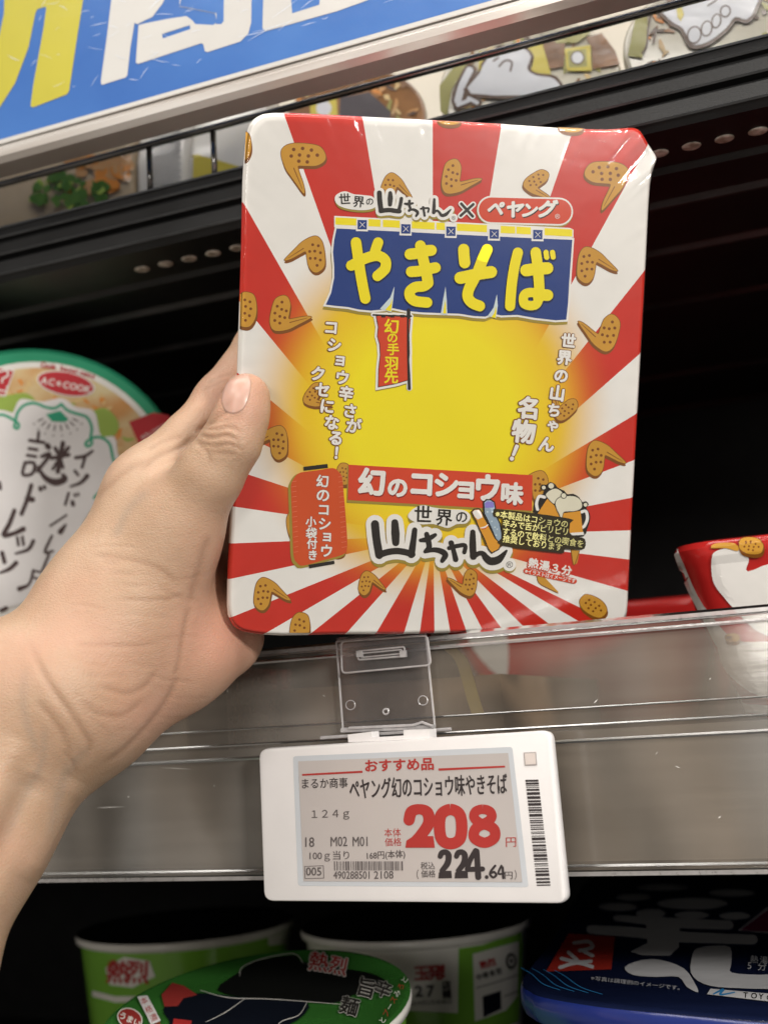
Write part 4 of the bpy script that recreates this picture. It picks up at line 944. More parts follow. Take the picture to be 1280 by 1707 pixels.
for i, (ch, k) in enumerate(zip('ACeCOOK', (1.05, 1, 1, 1, 1, 1, 1.05))):
    x = 265 + i * 43; a.char(ch, *T9([(x, 258 + 8 + i * 8.6)])[0], 15.5 * k, bwhite, 9, rot=12, bold=0.02, fit=True)
for i, ch in enumerate('Cook happiness'):
    if ch == ' ': continue
    t = i / 13; x = 265 + t * 305; y = 172 - 18 * math.sin(t * 1.9) + t * 86
    a.char(ch, *T9([(x, y)])[0], 12.5, bred, 8, rot=-2 + 24 * t, bold=0.03)
a.build('maker_logo', gb)
a = Art(LPJ, 2)
a.poly(T9([(-60, 190), (0, 188), (90, 205), (35, 360), (-60, 345)]), bwhite, 7.5); a.poly(T9([(-60, 195), (0, 193), (82, 210), (30, 350), (-60, 335)]), bred, 8.2)
a.stroke(T9([(-5, 215), (40, 205), (50, 235), (18, 255), (16, 275)]), 3, bwhite, 9); a.stroke(T9([(-20, 322), (40, 325), (45, 300)]), 2.4, bwhite, 9)
a.build('lid_badge', gb); a = Art(LPJ, 2)
a.poly(T9([(765, 510), (910, 455), (1000, 470), (1020, 500), (960, 570), (835, 665)]), bred, 7.5)
for i in range(7): a.char('ゆるいうまさ'[i % 6], *T9([(850 + i * 22, 600 - i * 12)])[0], 9, bwhite, 8.3, rot=-35)
a.build('lid_badge', gb)

# ---- the support under the standing bowl, and things on the middle shelf
kraft = mat('kraft_card', (0.27, 0.18, 0.11), rough=0.8, spec=0.2, var=0.15, vscale=30)
def open_tray(name, label, x0, x1, y0, y1, z0, z1, m):
    mb = MB(); t = 0.0025
    mb.box(((x0 + x1) / 2, (y0 + y1) / 2, z0 + t / 2), (x1 - x0, y1 - y0, t), m)
    mb.box(((x0 + x1) / 2, y0 + t / 2, (z0 + z1 + t) / 2), (x1 - x0, t, z1 - z0 - t), m); mb.box(((x0 + x1) / 2, y1 - t / 2, (z0 + z1 + t) / 2), (x1 - x0, t, z1 - z0 - t), m)
    for x in (x0 + t / 2, x1 - t / 2): mb.box((x, (y0 + y1) / 2, (z0 + z1 + t) / 2), (t, y1 - y0 - 2 * t, z1 - z0 - t), m)
    o = mb.build(name, loc=((x0 + x1) / 2, (y0 + y1) / 2, z0)); return tag(o, label, 'tray')
ZF = -0.006
open_tray('cardboard_tray', 'low brown cardboard tray seen through the guard between price tag and hand', -0.235, -0.125, 0.43, 0.60, ZF, 0.016, kraft)
mb = MB(); mb.box((LC.x - 0.01, LC.y + 0.02, (ZF + LC.z - LR) / 2 - 0.0005), (0.11, 0.07, LC.z - LR - ZF - 0.001), kraft, bev=0.002)
tag(mb.build('riser_block', loc=(LC.x, LC.y, ZF)), 'brown card riser under the standing green-rimmed bowl', 'riser')
yst = mat('yellow_strap', (0.55, 0.42, 0.08), rough=0.45)
mb = MB(); L_ = [onY(x, y, 0.398) for x, y in catmull([(750, 1082), (768, 1100), (780, 1135), (788, 1165), (797, 1192)], 5)]
mb.loft([[p + Vector((-0.0022, 0, 0)), p + Vector((0.0022, 0, 0)), p + Vector((0.0022, 0.0008, 0)), p + Vector((-0.0022, 0.0008, 0))] for p in L_], yst)
tag(mb.build('packing_strap', loc=tuple(L_[-1])), 'short yellow strap hanging just behind the guard right of the clip', 'strap')
mb = MB(); p0, p1 = onY(390, 1112, YP + 0.006), onY(380, 1225, YP + 0.006)
mb.box(((p0.x + p1.x) / 2, YP + 0.03, (p0.z + ZF) / 2), (0.0022, 0.05, p0.z - ZF), guard_edge)
tag(mb.build('shelf_divider', loc=(p0.x, YP + 0.03, ZF)), 'small upright clear plastic divider behind the guard beside the palm', 'divider')

# ---- wrapped noodle tubs lying behind the guard at the right
YT = 0.432; zt_ = onY(1118, 905, YT).z; xt_ = onY(1112, 915, YT).x
def rrect(x0, x1, y0, y1, z, r, n=5):
    out = []
    for cx_, cy_, a0 in ((x1 - r, y1 - r, 0), (x0 + r, y1 - r, 90), (x0 + r, y0 + r, 180), (x1 - r, y0 + r, 270)):
        out += [Vector((cx_ + r * math.cos(math.radians(a0 + t)), cy_ + r * math.sin(math.radians(a0 + t)), z)) for t in np.linspace(0, 90, n)]
    return out
tubred = film('tub_wrap_red', (0.52, 0.022, 0.02), bump=0.35, rough=0.16); tubwhite = film('tub_wrap_white', (0.76, 0.74, 0.71), bump=0.35, rough=0.16)
tb = thing('noodle_tub', 'red and white wrapped noodle tub lying behind the guard at the right edge', 'noodle tub', (xt_ + 0.068, YT + 0.08, ZF), 'noodle tubs lying on the middle shelf')
mb = MB()
mb.loft([rrect(xt_ + d, xt_ + 0.15 - d, YT + d, YT + 0.175 - d, z, 0.014) for d, z in ((0.021, ZF), (0.018, ZF + 0.002), (0.0055, zt_ - 0.025), (0.002, zt_ - 0.009), (0.0006, zt_ - 0.006), (0, zt_ - 0.003), (0.001, zt_ - 0.0007), (0.004, zt_))], tubred)
bt = mb.bvh(); o = mb.build('wrapped_tub', tb); sharp(o, 40)
a = Art(surfproj(bt, (Vector((0, YT, 0)), Vector((0, -1, 0))), [Vector((xt_ + 0.05, YT + 0.01, zt_ * 0.5))]), 6, 12)
qt = 4.4917
def TT(L): return Q(L, qt, 1040, 860)
def dense(L, k=4):
    out = []
    for i in range(len(L)):
        p, q_ = np.array(L[i], float), np.array(L[(i + 1) % len(L)], float)
        out += [tuple(p + (q_ - p) * t) for t in np.linspace(0, 1, k, endpoint=False)]
    return out
for i, L_ in enumerate(([(375, 262), (400, 250), (440, 330), (490, 450), (540, 560), (600, 670), (690, 790), (712, 960), (690, 960), (610, 800), (540, 670), (480, 550), (420, 400)],
    [(655, 320), (690, 262), (800, 240), (900, 268), (932, 330), (925, 415), (1150, 380), (1150, 870), (1000, 860), (870, 745), (750, 610), (668, 490)],
    [(700, 810), (780, 885), (900, 940), (1150, 970), (1150, 1335), (985, 1330), (850, 1240), (745, 1120), (702, 960)],
    [(760, 1395), (900, 1405), (1140, 1420), (1140, 1470), (900, 1468), (790, 1455)])):
    a.poly(TT(dense(closedcurve(L_, 4), 1)), tubwhite, 1 + i * 0.3)
a.poly(TT(closedcurve([(650, 240), (700, 212), (840, 214), (850, 262), (760, 240)], 3)), M['fried'], 5); wing(a, *TT([(950, 225)])[0], 20, 5, shape=OVAL, z=5.5)
wing(a, *TT([(815, 905)])[0], 11, 0, shape=OVAL, z=5)
a.build('wrap_print', tb)
def dup(root, loc, label):
    r = root.copy(); COL.objects.link(r); r.location = loc; r['label'] = label
    for ch in list(root.children):
        c = ch.copy(); COL.objects.link(c); c.parent = r
    return r
dup(tb, (xt_ + 0.068 - 0.158, YT + 0.29, ZF), 'darker red and white noodle tub in shade behind the front tub')

# ---- cups on the bottom shelf
cgreen = film('cup_green', (0.19, 0.44, 0.05), bump=0.3, bscale=60); cdgreen = film('cup_lid_green', (0.030, 0.13, 0.022), bump=0.25, bscale=50); cblack = film('cup_lid_black', (0.006, 0.0065, 0.006), rough=0.3, bump=0.25)  # black of the two rear lids paints in the dark shelf they mirror
cwhite = film('cup_white', (0.76, 0.74, 0.69)); cred = film('cup_red', (0.42, 0.03, 0.03)); cnavy = film('cup_navy', (0.006, 0.008, 0.014)); cink = film('cup_ink', (0.03, 0.028, 0.025)); cseal = film('cup_seal_red', (0.30, 0.035, 0.03))
def cup(label, c, tilt, wall, lid):
    ax = (Vector((0, 0, 1)) + Vector((0, -1, 0)) * math.tan(math.radians(tilt))).normalized(); Rr = 0.0565
    t = thing('noodle_cup', label, 'noodle cup', c - ax * 0.108, 'green noodle cups on the bottom shelf')
    mb = MB(); mb.loft(lathe_rings(c, ax, [(0.042, -0.108), (0.0425, -0.106), (0.0535, -0.008), (0.0540, -0.004)], 72), wall, True, False)
    bv_ = mb.bvh(); mb.build('cup_wall', t, smooth=True)
    mb = MB(); mb.loft(lathe_rings(c, ax, [(0.0540, -0.0045), (0.0562, -0.0035), (0.0565, -0.0015), (0.0560, -0.0003), (0.0550, 0.0002), (0.0540, 0.0)], 72), cwhite, False, False); mb.build('rim', t, smooth=True)
    mb = MB(); mb.loft(lathe_rings(c, ax, [(0.0562, 0.0001), (0.0545, 0.0006), (0.0535, 0.0002), (0.0300, 0.0008), (0.012, 0.0005)], 72), lid, False, True); mb.build('lid', t, smooth=True)
    return t, bv_, ax
c1 = atd(311, 1541, 0.63); t1, b1, x1_ = cup('green noodle cup with red characters at the left, its lid coloured black for the dark shelf it mirrors', c1, 0, cgreen, cblack)
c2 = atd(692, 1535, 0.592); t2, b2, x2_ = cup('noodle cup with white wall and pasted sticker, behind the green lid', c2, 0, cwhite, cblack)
c3 = atd(428, 1680, 0.435); t3, b3, x3_ = cup('nearest noodle cup, seen onto its dark green printed lid', c3, 10, cgreen, cdgreen)
qd = 2.1333
def TD(L): return Q(L, qd, 100, 1440)
a = Art(surfproj(b1, (c1, Vector((0, -1, 0))), [c1 + Vector((0, -0.05, -0.05))]), 6, 12)
a.poly(TD(dense([(165, 370), (230, 330), (320, 345), (340, 400), (260, 440), (180, 430)], 3)), cwhite, 0)
for ch, x, y in (('熱', 210, 385), ('烈', 278, 385)): a.char(ch, *TD([(x, y)])[0], 40, cred, 1.2, rot=4, bold=0.03)
a.poly(TD(dense([(345, 300), (380, 292), (385, 315), (350, 320)], 2)), cwhite, 0)
a.poly(TD(dense([(120, 450), (200, 470), (300, 470), (300, 490), (200, 492), (118, 470)], 3)), cwhite, 0.5)
a.poly(TD(dense([(735, 225), (840, 195), (845, 280), (740, 290)], 3)), cwhite, 0.5)
a.build('wall_print', t1)
def TE(L): return Q(L, qd, 680, 1440)
a = Art(surfproj(b2, (c2, Vector((0, -1, 0))), [c2 + Vector((0, -0.05, -0.05))]), 6, 12)
a.poly(TE(dense([(178, 300), (260, 288), (400, 240), (405, 300), (390, 560), (240, 620), (175, 640)], 4)), cgreen, 0)
a.poly(TE(dense([(-60, 520), (180, 530), (175, 660), (-60, 660)], 4)), cgreen, 0.2)
a.poly(TE(dense([(228, 320), (390, 275), (384, 470), (345, 520), (236, 560)], 4)), cwhite, 1.2)
for ch, x, y, k, m_ in (('玉', 48, 388, 26, cred), ('発', 96, 386, 26, cred), ('！', 138, 380, 26, cred), ('2', 52, 450, 26, cink), ('7', 92, 449, 26, cink), ('店', 135, 430, 15, cink), ('舗', 136, 462, 15, cink)): a.char(ch, *TE([(x, y)])[0], k, m_, 2.4, rot=-3, bold=0.045)
a.line('2019年5月末現在', *TE([(8, 496)])[0], *TE([(155, 488)])[0], 9, cink, 2.4)
for i, ch in enumerate('熱烈'): a.char(ch, *TE([(266 + i * 28, 358 - i * 8)])[0], 14, cred, 2.4, rot=-14, bold=0.04)
for i, ch in enumerate('中華食堂'): a.char(ch, *TE([(250 + i * 23, 402 - i * 7)])[0], 11, cink, 2.4, rot=-15, bold=0.03)
a.disc(*TE([(362, 345)])[0], 9, cink, 2.4, ry=14); a.disc(*TE([(362, 345)])[0], 5, cwhite, 3.2, ry=8.5); a.disc(*TE([(362, 345)])[0], 2.5, cink, 4, ry=4)
a.stroke(TE([(240, 440), (310, 420), (385, 395)]), 1.6, cink, 2.4); a.stroke(TE([(338, 470), (362, 462), (385, 452)]), 1.6, cink, 2.4)
a.poly(TE(dense([(262, 470), (326, 450), (328, 515), (264, 545)], 2)), cnavy, 2.4)
a.build('wall_print', t2)
a = Art(planeproj(c3 + x3_ * 0.0011, x3_), 2)
a.poly(TD(closedcurve([(640, 385), (690, 350), (830, 325), (860, 350), (1050, 380), (1130, 400), (1170, 440), (1060, 460), (980, 495), (840, 488), (700, 480), (560, 450)], 3)), cblack, 0)
a.poly(TD(closedcurve([(370, 515), (440, 470), (520, 462), (700, 482), (880, 492), (840, 560), (700, 600), (420, 600), (390, 560)], 3)), cnavy, 0.8)
a.poly(TD([(362, 468), (400, 425), (440, 435), (490, 468), (440, 480), (420, 508), (372, 510)]), cseal, 1.4); a.poly(TD([(405, 552), (470, 560), (460, 600), (400, 590)]), cred, 1.4)
for L_ in ([(500, 452), (600, 478), (760, 484), (1000, 502)], [(660, 480), (590, 530), (520, 565)], [(880, 492), (850, 540), (780, 570), (760, 640)], [(640, 400), (650, 370), (720, 340), (830, 322), (865, 356)]): a.stroke(TD(L_), [0.6, 1.3, 0.6], cwhite, 1.9)
for ch, x, y, k, ro in (('熱', 920, 352, 34, 8), ('烈', 990, 366, 32, 12)):
    a.char(ch, *TD([(x, y)])[0], k, cwhite, 1.6, rot=ro, bold=0.06); a.char(ch, *TD([(x, y)])[0], k, cred, 2.6, rot=ro, bold=0.02)
for ch, x, y, k, ro in (('旨', 1090, 445, 34, 15), ('辛', 1150, 450, 30, 20), ('麺', 1030, 510, 32, 15)):
    a.char(ch, *TD([(x, y)])[0], k, cwhite, 2.4, rot=ro, bold=0.05); a.char(ch, *TD([(x, y)])[0], k, cink, 3.4, rot=ro, bold=0.03)
a.disc(*TD([(250, 552)])[0], 22, cwhite, 1.4, ry=17, rot=25); a.disc(*TD([(250, 552)])[0], 20, cseal, 2.2, ry=15, rot=25)
for i in range(3): a.char('うまい'[i], *TD([(225 + i * 25, 545 + i * 12)])[0], 13, cwhite, 3, rot=25, bold=0.03)
a.poly(TD([(276, 474), (312, 470), (360, 560), (325, 575)]), bpaper, 1.4)
for i in range(4): a.char('本格濃厚'[i], *TD([(300 + i * 17, 490 + i * 30)])[0], 13, cred, 2.2, rot=-25)
for i in range(7): a.char('とろみスープ'[i % 6], *TD([(1225 - i * 13, 415 + i * 24)])[0], 12, cred if i % 2 else cwhite, 2, rot=-58)
a.build('lid_print', t3)

# ---- blue carton tub at the lower right
bblue = film('carton_blue', (0.012, 0.025, 0.16), bump=0.25); bnavy = film('carton_navy', (0.006, 0.010, 0.035), bump=0.25); bwht = film('carton_white', (0.60, 0.60, 0.62)); bredl = film('carton_red', (0.40, 0.03, 0.02)); bpink = film('carton_magenta', (0.25, 0.02, 0.09)); bcyan = film('carton_cyan', (0.03, 0.22, 0.5))
ZB = -0.089
OB_ = [(866, 1640), (880, 1652), (905, 1662), (1000, 1678), (1140, 1692), (1300, 1706), (1560, 1722), (1620, 1700), (1600, 1560), (1480, 1440), (1360, 1425), (1100, 1440), (985, 1462), (950, 1510), (915, 1570), (875, 1620)]
bx = [onZ(x, y, ZB) for x, y in closedcurve(OB_, 3)]
bc_ = sum(bx, Vector()) / len(bx)
bt_ = thing('noodle_carton', 'dark blue square noodle carton with big white brush strokes on its lid, lower right', 'noodle carton', (bc_.x, bc_.y, ZB - 0.0575))
def ringb(k, dz): return [Vector((bc_.x + (p.x - bc_.x) * k, bc_.y + (p.y - bc_.y) * k, ZB + dz)) for p in bx]
mb = MB(); mb.loft([ringb(0.72, -0.0575), ringb(0.90, -0.012), ringb(0.985, -0.009), ringb(1.0, -0.006), ringb(1.0, -0.002), ringb(0.99, -0.0005)], bblue, True, False); o = mb.build('tub', bt_); sharp(o, 40)
mb = MB(); mb.loft([ringb(0.991, -0.0008), ringb(0.985, 0.0), ringb(0.95, 0.0)], bnavy, False, True); o = mb.build('lid', bt_); sharp(o, 60)
a = Art(planeproj(Vector((0, 0, ZB)), Vector((0, 0, 1))), 3)
for x, y, rx, ry in ((745, 155, 68, 14), (862, 178, 52, 16), (1008, 184, 62, 13), (1160, 187, 55, 13), (1010, 143, 125, 20), (800, 120, 60, 12), (1150, 105, 80, 12), (900, 85, 90, 11)): a.disc(*TE([(x, y)])[0], rx / qd, bwht, 0, ry=ry / qd)
a.stroke(TE([(740, 195), (860, 205), (1000, 215), (1140, 220)]), [10, 14, 16, 15], bwht, 1); a.stroke(TE([(650, 236), (800, 246), (960, 262), (1225, 272)]), [14, 17, 18, 16], bwht, 1.2)
a.poly(TE([(845, 200), (965, 205), (962, 300), (930, 330), (830, 328), (790, 315), (850, 285)]), bwht, 1.6)
a.poly(TE(closedcurve([(1025, 305), (1080, 295), (1145, 300), (1148, 360), (1150, 390), (1250, 398), (1400, 395), (1400, 445), (1150, 445), (1050, 430), (1005, 390), (1010, 330)], 3)), bwht, 1.6)
a.poly(TE(closedcurve([(770, 370), (830, 345), (900, 345), (980, 375), (1020, 430), (1030, 460), (990, 440), (960, 405), (880, 405), (800, 398)], 3)), bwht, 1.0)
a.poly(TE([(570, 250), (735, 262), (722, 378), (490, 386)]), bredl, 1)
for L_ in ([(590, 285), (640, 280), (655, 300), (610, 312)], [(570, 318), (600, 345)], [(620, 312), (655, 330)], [(545, 340), (600, 352), (650, 350)], [(540, 372), (600, 356), (655, 370)]): a.stroke(TE(L_), 6, bwht, 2)
a.line('※写真は調理例のイメージです。', *TE([(650, 410)])[0], *TE([(965, 446)])[0], 8, bwht, 2.4)
a.poly(TE([(1075, 448), (1420, 478), (1420, 510), (1062, 468)]), bwht, 2.4)
a.char('T', *TE([(1205, 472)])[0], 13, cink, 3.2, rot=4, bold=.02)
for i, ch in enumerate('OYO'): a.char(ch, *TE([(1232 + i * 28, 474 + i * 3)])[0], 13, cink, 3.2, rot=4, bold=.02)
a.stroke(TE([(1085, 468), (1120, 452), (1110, 470), (1160, 462)]), [2, 4, 3, 2], bcyan, 3.2)
for i, ch in enumerate('熱湯'): a.char(ch, *TE([(1230 + i * 34, 344 + i * 3)])[0], 14, bwht, 2.6, rot=3)
for i, ch in enumerate('5分'): a.char(ch, *TE([(1222 + i * 36, 366 + i * 3)])[0], 16, bwht, 2.6, rot=3)
a.poly(TE([(1170, 240), (1280, 155), (1420, 150), (1420, 262)]), bwht, 2.2); a.poly(TE([(1182, 240), (1282, 164), (1420, 158), (1420, 254)]), bpink, 3)
for k in range(4): a.stroke(TE([(400 + 40 * k, 372 + 3 * k), (440 + 40 * k, 395 + 3 * k), (480 + 45 * k, 430 + 4 * k), (540 + 50 * k, 452 + 5 * k)]), [0.8, 1.6, 0.8], bcyan, 1)
a.build('lid_print', bt_)

dup(bt_, (bc_.x, bc_.y, ZB - 0.0575 - 0.0582), 'blue noodle carton underneath, carrying the upper blue carton')

# ---- bowls and pouches of the top shelf
ucream = film('bowl_cream', (0.62, 0.58, 0.47)); ubrown = film('bowl_brown', (0.30, 0.14, 0.05), color2=(0.16, 0.08, 0.04)); uyellow = film('bowl_yellow', (0.60, 0.50, 0.08)); upale = film('bowl_pale_print', (0.66, 0.67, 0.70)); udark = film('bowl_dark_brown', (0.10, 0.055, 0.035)); ucharc = film('bowl_charcoal', (0.07, 0.06, 0.07)); uolive = film('bowl_olive', (0.34, 0.32, 0.10))
rtb = random.Random(31)
def top_bowl(label, cx, cy, rpx, y, lidm):
    d = onY(cx, cy, y); c = Vector((d.x, y, 0)); dep = d.dot(F); r = rpx * dep / FPX; c.z = max(d.z, ZL + r * 0.96 + 0.0005)
    n = Vector((0.25, -1, 0.30)).normalized()
    t = thing('noodle_bowl', label, 'noodle bowl', (c.x, c.y, ZL), 'bowls standing on the top shelf')
    mb = MB(); mb.loft(lathe_rings(c, n, [(r * 0.70, -0.05), (r * 0.93, -0.004), (r, -0.003), (r, -0.001), (r * 0.985, 0)], up=LAXU), ucream, True, False); mb.build('bowl_body', t, smooth=True)
    mb = MB(); mb.loft(lathe_rings(c, n, [(r * 0.985, -0.0002), (r * 0.96, 0.0006), (r * 0.94, 0.0004)], up=LAXU), lidm, False, True); mb.build('lid', t, smooth=True)
    a = Art(planeproj(c + n * 0.0007, n), 1)
    for i in range(90):
        th = rtb.uniform(0, 6.28); rr = rpx * rtb.uniform(0.45, 0.86); x, y_ = cx + rr * math.cos(th), cy + rr * math.sin(th); L_ = rtb.uniform(6, 24); an = rtb.uniform(0, 3.1)
        a.stroke([(x - L_ * math.cos(an) / 2, y_ - L_ * math.sin(an) / 2), (x + rtb.uniform(-3, 3), y_ + rtb.uniform(-3, 3)), (x + L_ * math.cos(an) / 2, y_ + L_ * math.sin(an) / 2)], [rtb.uniform(2, 5), rtb.uniform(5, 11), rtb.uniform(2, 5)], rtb.choice([ubrown, bfood, bnood, bcarrot, udark, uolive, ubrown]), 0.02 * i, n=3)
    a.build('lid_photo', t)
    return t, Art(planeproj(c + n * 0.0007, n), 4)
qe = 2.7826
def TF(L): return Q(L, qe, 400, 0)
def TG(L): return Q(L, 2.6667, 800, 0)
t, a = top_bowl('brown bowl lid with a small yellow label just above the packet', 590, 205, 122, 0.455, ubrown)
a.poly(TF([(300, 455), (520, 395), (620, 380), (600, 430), (470, 560), (300, 580)]), ubrown, 0); a.poly(TF([(465, 455), (600, 430), (700, 520), (690, 580), (460, 580)]), ucharc, 0.8)
a.poly(TF([(325, 475), (448, 448), (455, 570), (330, 580)]), uyellow, 1.6); a.disc(*TF([(390, 505)])[0], 13, upale, 2.4); a.poly(TF([(230, 490), (322, 476), (326, 580), (240, 590)]), ubrown, 1.5)
a.build('lid_print', t)
t, a = top_bowl('pale bowl lid with brown-edged white characters, right of the packet top', 885, 165, 152, 0.455, ucream)
a.poly(TF([(925, 400), (1010, 290), (1060, 290), (980, 420), (960, 540), (930, 520)]), uolive, 0)
KA = [([(1065, 330), (1030, 400), (1010, 470)], 26), ([(1105, 360), (1100, 400)], 18), ([(1085, 420), (1130, 430), (1150, 400)], 16), ([(1060, 460), (1100, 480)], 14), ([(1010, 490), (1060, 470)], 14)]
for pad, m_, z in ((9, udark, 1), (0, upale, 2.4)):
    for i, (L_, w_) in enumerate(KA): a.stroke(TF(L_), w_ / 2.2 + pad, m_, z + .1 * i)
a.poly(TF([(1110, 240), (1160, 250), (1140, 310), (1105, 340)]), uyellow, 3.2)
KB = [(20, 285), (60, 235), (130, 215), (190, 220), (225, 255), (210, 310), (250, 340), (330, 355), (330, 420), (-40, 420), (0, 330)]
a.poly(TG(closedcurve(grow(KB, 12), 3)), udark, 3.2); a.poly(TG(closedcurve(KB, 3)), upale, 4)
a.stroke(TG([(85, 300), (110, 275), (140, 280), (135, 320)]), 3, udark, 4.8); a.stroke(TG([(60, 275), (80, 262)]), 3, udark, 4.8)
a.poly(TG([(205, 215), (270, 175), (320, 350), (290, 345), (225, 320), (240, 260)]), uyellow, 2.2); a.poly(TG([(270, 170), (380, 180), (370, 300), (305, 310)]), ubrown, 1.6)
a.poly(TG([(375, 220), (490, 205), (495, 320), (385, 320)]), uyellow, 4.2); a.poly(TG([(388, 232), (470, 222), (475, 300), (395, 305)]), uolive, 4.9); a.disc(*TG([(432, 262)])[0], 11.5, udark, 5.4); a.disc(*TG([(432, 262)])[0], 9.5, upale, 6)
a.poly(TG([(470, 170), (540, 150), (600, 230), (620, 290), (500, 310), (495, 220)]), ubrown, 2.4)
a.poly(TG([(310, 170), (440, 130), (490, 150), (430, 195), (340, 195)]), uolive, 3)
a.build('lid_print', t)
t, a = top_bowl('pale bowl lid with dark bubble-like edging at the far right of the top shelf', 1190, 85, 148, 0.455, ucream)
a.poly(TG([(655, 250), (690, 80), (740, 30), (745, 150), (720, 260)]), uolive, 0)
KC = [(800, 40), (870, 20), (880, -60), (1220, -60), (1215, 50), (1180, 90), (1130, 80), (1090, 130), (1010, 190), (940, 200), (900, 130), (850, 100)]
a.poly(TG(closedcurve(grow(KC, 16), 3)), udark, 2); a.poly(TG(closedcurve(KC, 3)), upale, 2.8)
for x, y, rx, ry in ((950, 160, 26, 34), (1005, 132, 20, 30), (1048, 98, 16, 28), (1088, 55, 18, 22)): a.disc(*TG([(x, y)])[0], rx / 2.667 + 2.5, udark, 3.6, ry=ry / 2.667 + 2.5, rot=12); a.disc(*TG([(x, y)])[0], rx / 2.667, upale, 4.4, ry=ry / 2.667, rot=12)
a.stroke(TG([(760, 60), (745, 130), (740, 200), (720, 240)]), 3, udark, 1.4); a.stroke(TG([(760, 150), (780, 130), (770, 190)]), 4, udark, 1.6)
a.poly(TG([(870, 30), (890, 25), (905, 70), (890, 100), (875, 80)]), uyellow, 4.6); a.stroke(TG([(985, 10), (1010, -10)]), 2, udark, 4.8); a.stroke(TG([(1010, 30), (1050, 5)]), 2, udark, 4.8)
a.build('lid_print', t)
foodo = film('pouch_orange_meat', (0.58, 0.34, 0.16), color2=(0.45, 0.24, 0.10)); foodg = film('pouch_greens', (0.05, 0.12, 0.02), color2=(0.10, 0.20, 0.04)); pouchm = film('pouch_film', (0.45, 0.36, 0.25), rough=0.12); netm = film('pouch_net_grey', (0.45, 0.45, 0.45), color2=(0.22, 0.22, 0.23)); netm2 = film('pouch_white', (0.66, 0.64, 0.60))
def pouch(label, pxs, y, th, m):
    x0, x1 = onY(pxs[0], 290, y).x, onY(pxs[1], 290, y).x; zt2 = onY((pxs[0] + pxs[1]) / 2, 200, y).z + 0.02
    t = thing('food_pouch', label, 'food pouch', ((x0 + x1) / 2, y + th / 2, ZL), 'pouches on the top shelf')
    mb = MB(); ys = lambda f: th * f
    rings = []
    for z, f in ((ZL, 0.9), (ZL + 0.006, 1.0), ((ZL + zt2) / 2, 0.95), (zt2 - 0.01, 0.55), (zt2, 0.06)):
        rings.append(rrect(x0, x1, y + th * (1 - f) * 0.5, y + th * (1 + f) * 0.5 + 1e-4, z, min(0.004, th * f * 0.3)))
    mb.loft(rings, m); bv_ = mb.bvh(); o = mb.build('pouch_film', t); sharp(o, 50)
    return t, Art(surfproj(bv_, (Vector((0, y, 0)), Vector((0, -1, 0)))), 5, 14)
t, a = pouch('see-through pouch of fried pieces and greens at the left end of the top shelf', (-140, 214), 0.432, 0.03, pouchm)
for i in range(46):
    x, y = rg.uniform(300, 560), rg.uniform(690, 860)
    if y > 880 - 0.27 * (x - 300) + 10: continue
    r_ = rg.uniform(8, 17); a.poly([(x / q + r_ * rg.uniform(.7, 1.2) * math.cos(t_), y / q + r_ * rg.uniform(.7, 1.1) * math.sin(t_)) for t_ in np.linspace(0, 6.28, 11, endpoint=False)], foodo if i % 4 else bcarrot, 1 + i * 0.12)
for i in range(70):
    x, y = rg.uniform(120, 470), rg.uniform(770, 940)
    if abs((x - 300) / 180) ** 2 + abs((y - 860) / 75) ** 2 > 1: continue
    r_ = rg.uniform(5, 13); a.poly([(x / q + r_ * rg.uniform(.5, 1.3) * math.cos(t_), y / q + r_ * rg.uniform(.5, 1.2) * math.sin(t_)) for t_ in np.linspace(0, 6.28, 9, endpoint=False)], foodg if i % 5 else bleaf, 8 + i * 0.12)
a.build('food_print', t)
t, a = pouch('grey dotted white packet between the upright wires of the rail', (222, 306), 0.436, 0.028, netm2)
for i in range(9):
    for j in range(22):
        x, y = 255 + i * 5.2 + (j % 2) * 2.6, 190 + j * 5.6
        if x < 303: a.disc(x, y, 1.9, netm, 1 + 0.01 * j, n=6)
a.build('dot_print', t)
t, a = pouch('pale packet with a yellow bottom beside the packet top left corner', (310, 440), 0.44, 0.03, netm2)
a.poly([(312, 262), (330, 258), (400, 278), (400, 330), (312, 330)], uyellow, 1); a.build('yellow_print', t)

# ================================================================== THE HAND
def pdep(px, py): return pk(px, py).dot(F)
# (px, py, depth offset from the packet's front plane in m, radius in px) chains; radius in metres = px * depth / FPX
def HP(px, py, dd, r, plane=True):
    d = (pdep(min(max(px, 395), 600), min(max(py, 200), 1050)) if plane else 0) + dd
    p = Vector(((px - CX) / FPX * d, -(py - CY) / FPX * d, d)); return (p, r * d / FPX)
CH = []   # (a, ra, b, rb, blend)
def chain(L, k=0.004):
    for u, v in zip(L[:-1], L[1:]): CH.append((*HP(*u), *HP(*v), k))
chain([(205, 1030, 0.004, 92), (300, 868, -0.004, 72), (350, 792, -0.009, 54), (387, 736, -0.0105, 47.5), (404, 690, -0.0095, 42.5), (412, 660, -0.0085, 39)], 0.004)      # thumb
chain([(252, 822, 0.012, 66), (318, 738, 0.018, 49), (368, 668, 0.030, 43), (432, 576, 0.047, 38), (520, 480, 0.052, 34), (565, 430, 0.051, 29)], 0.004)                 # index
chain([(232, 890, 0.026, 66), (330, 800, 0.047, 46), (440, 720, 0.052, 40), (560, 640, 0.052, 36), (640, 590, 0.051, 30)], 0.004)                                       # middle
chain([(225, 960, 0.034, 62), (325, 905, 0.050, 45), (440, 850, 0.052, 39), (560, 795, 0.052, 34), (620, 770, 0.051, 28)], 0.004)                                       # ring
chain([(235, 1020, 0.036, 56), (330, 1000, 0.050, 40), (430, 965, 0.051, 33), (510, 935, 0.051, 27)], 0.004)                                                            # little
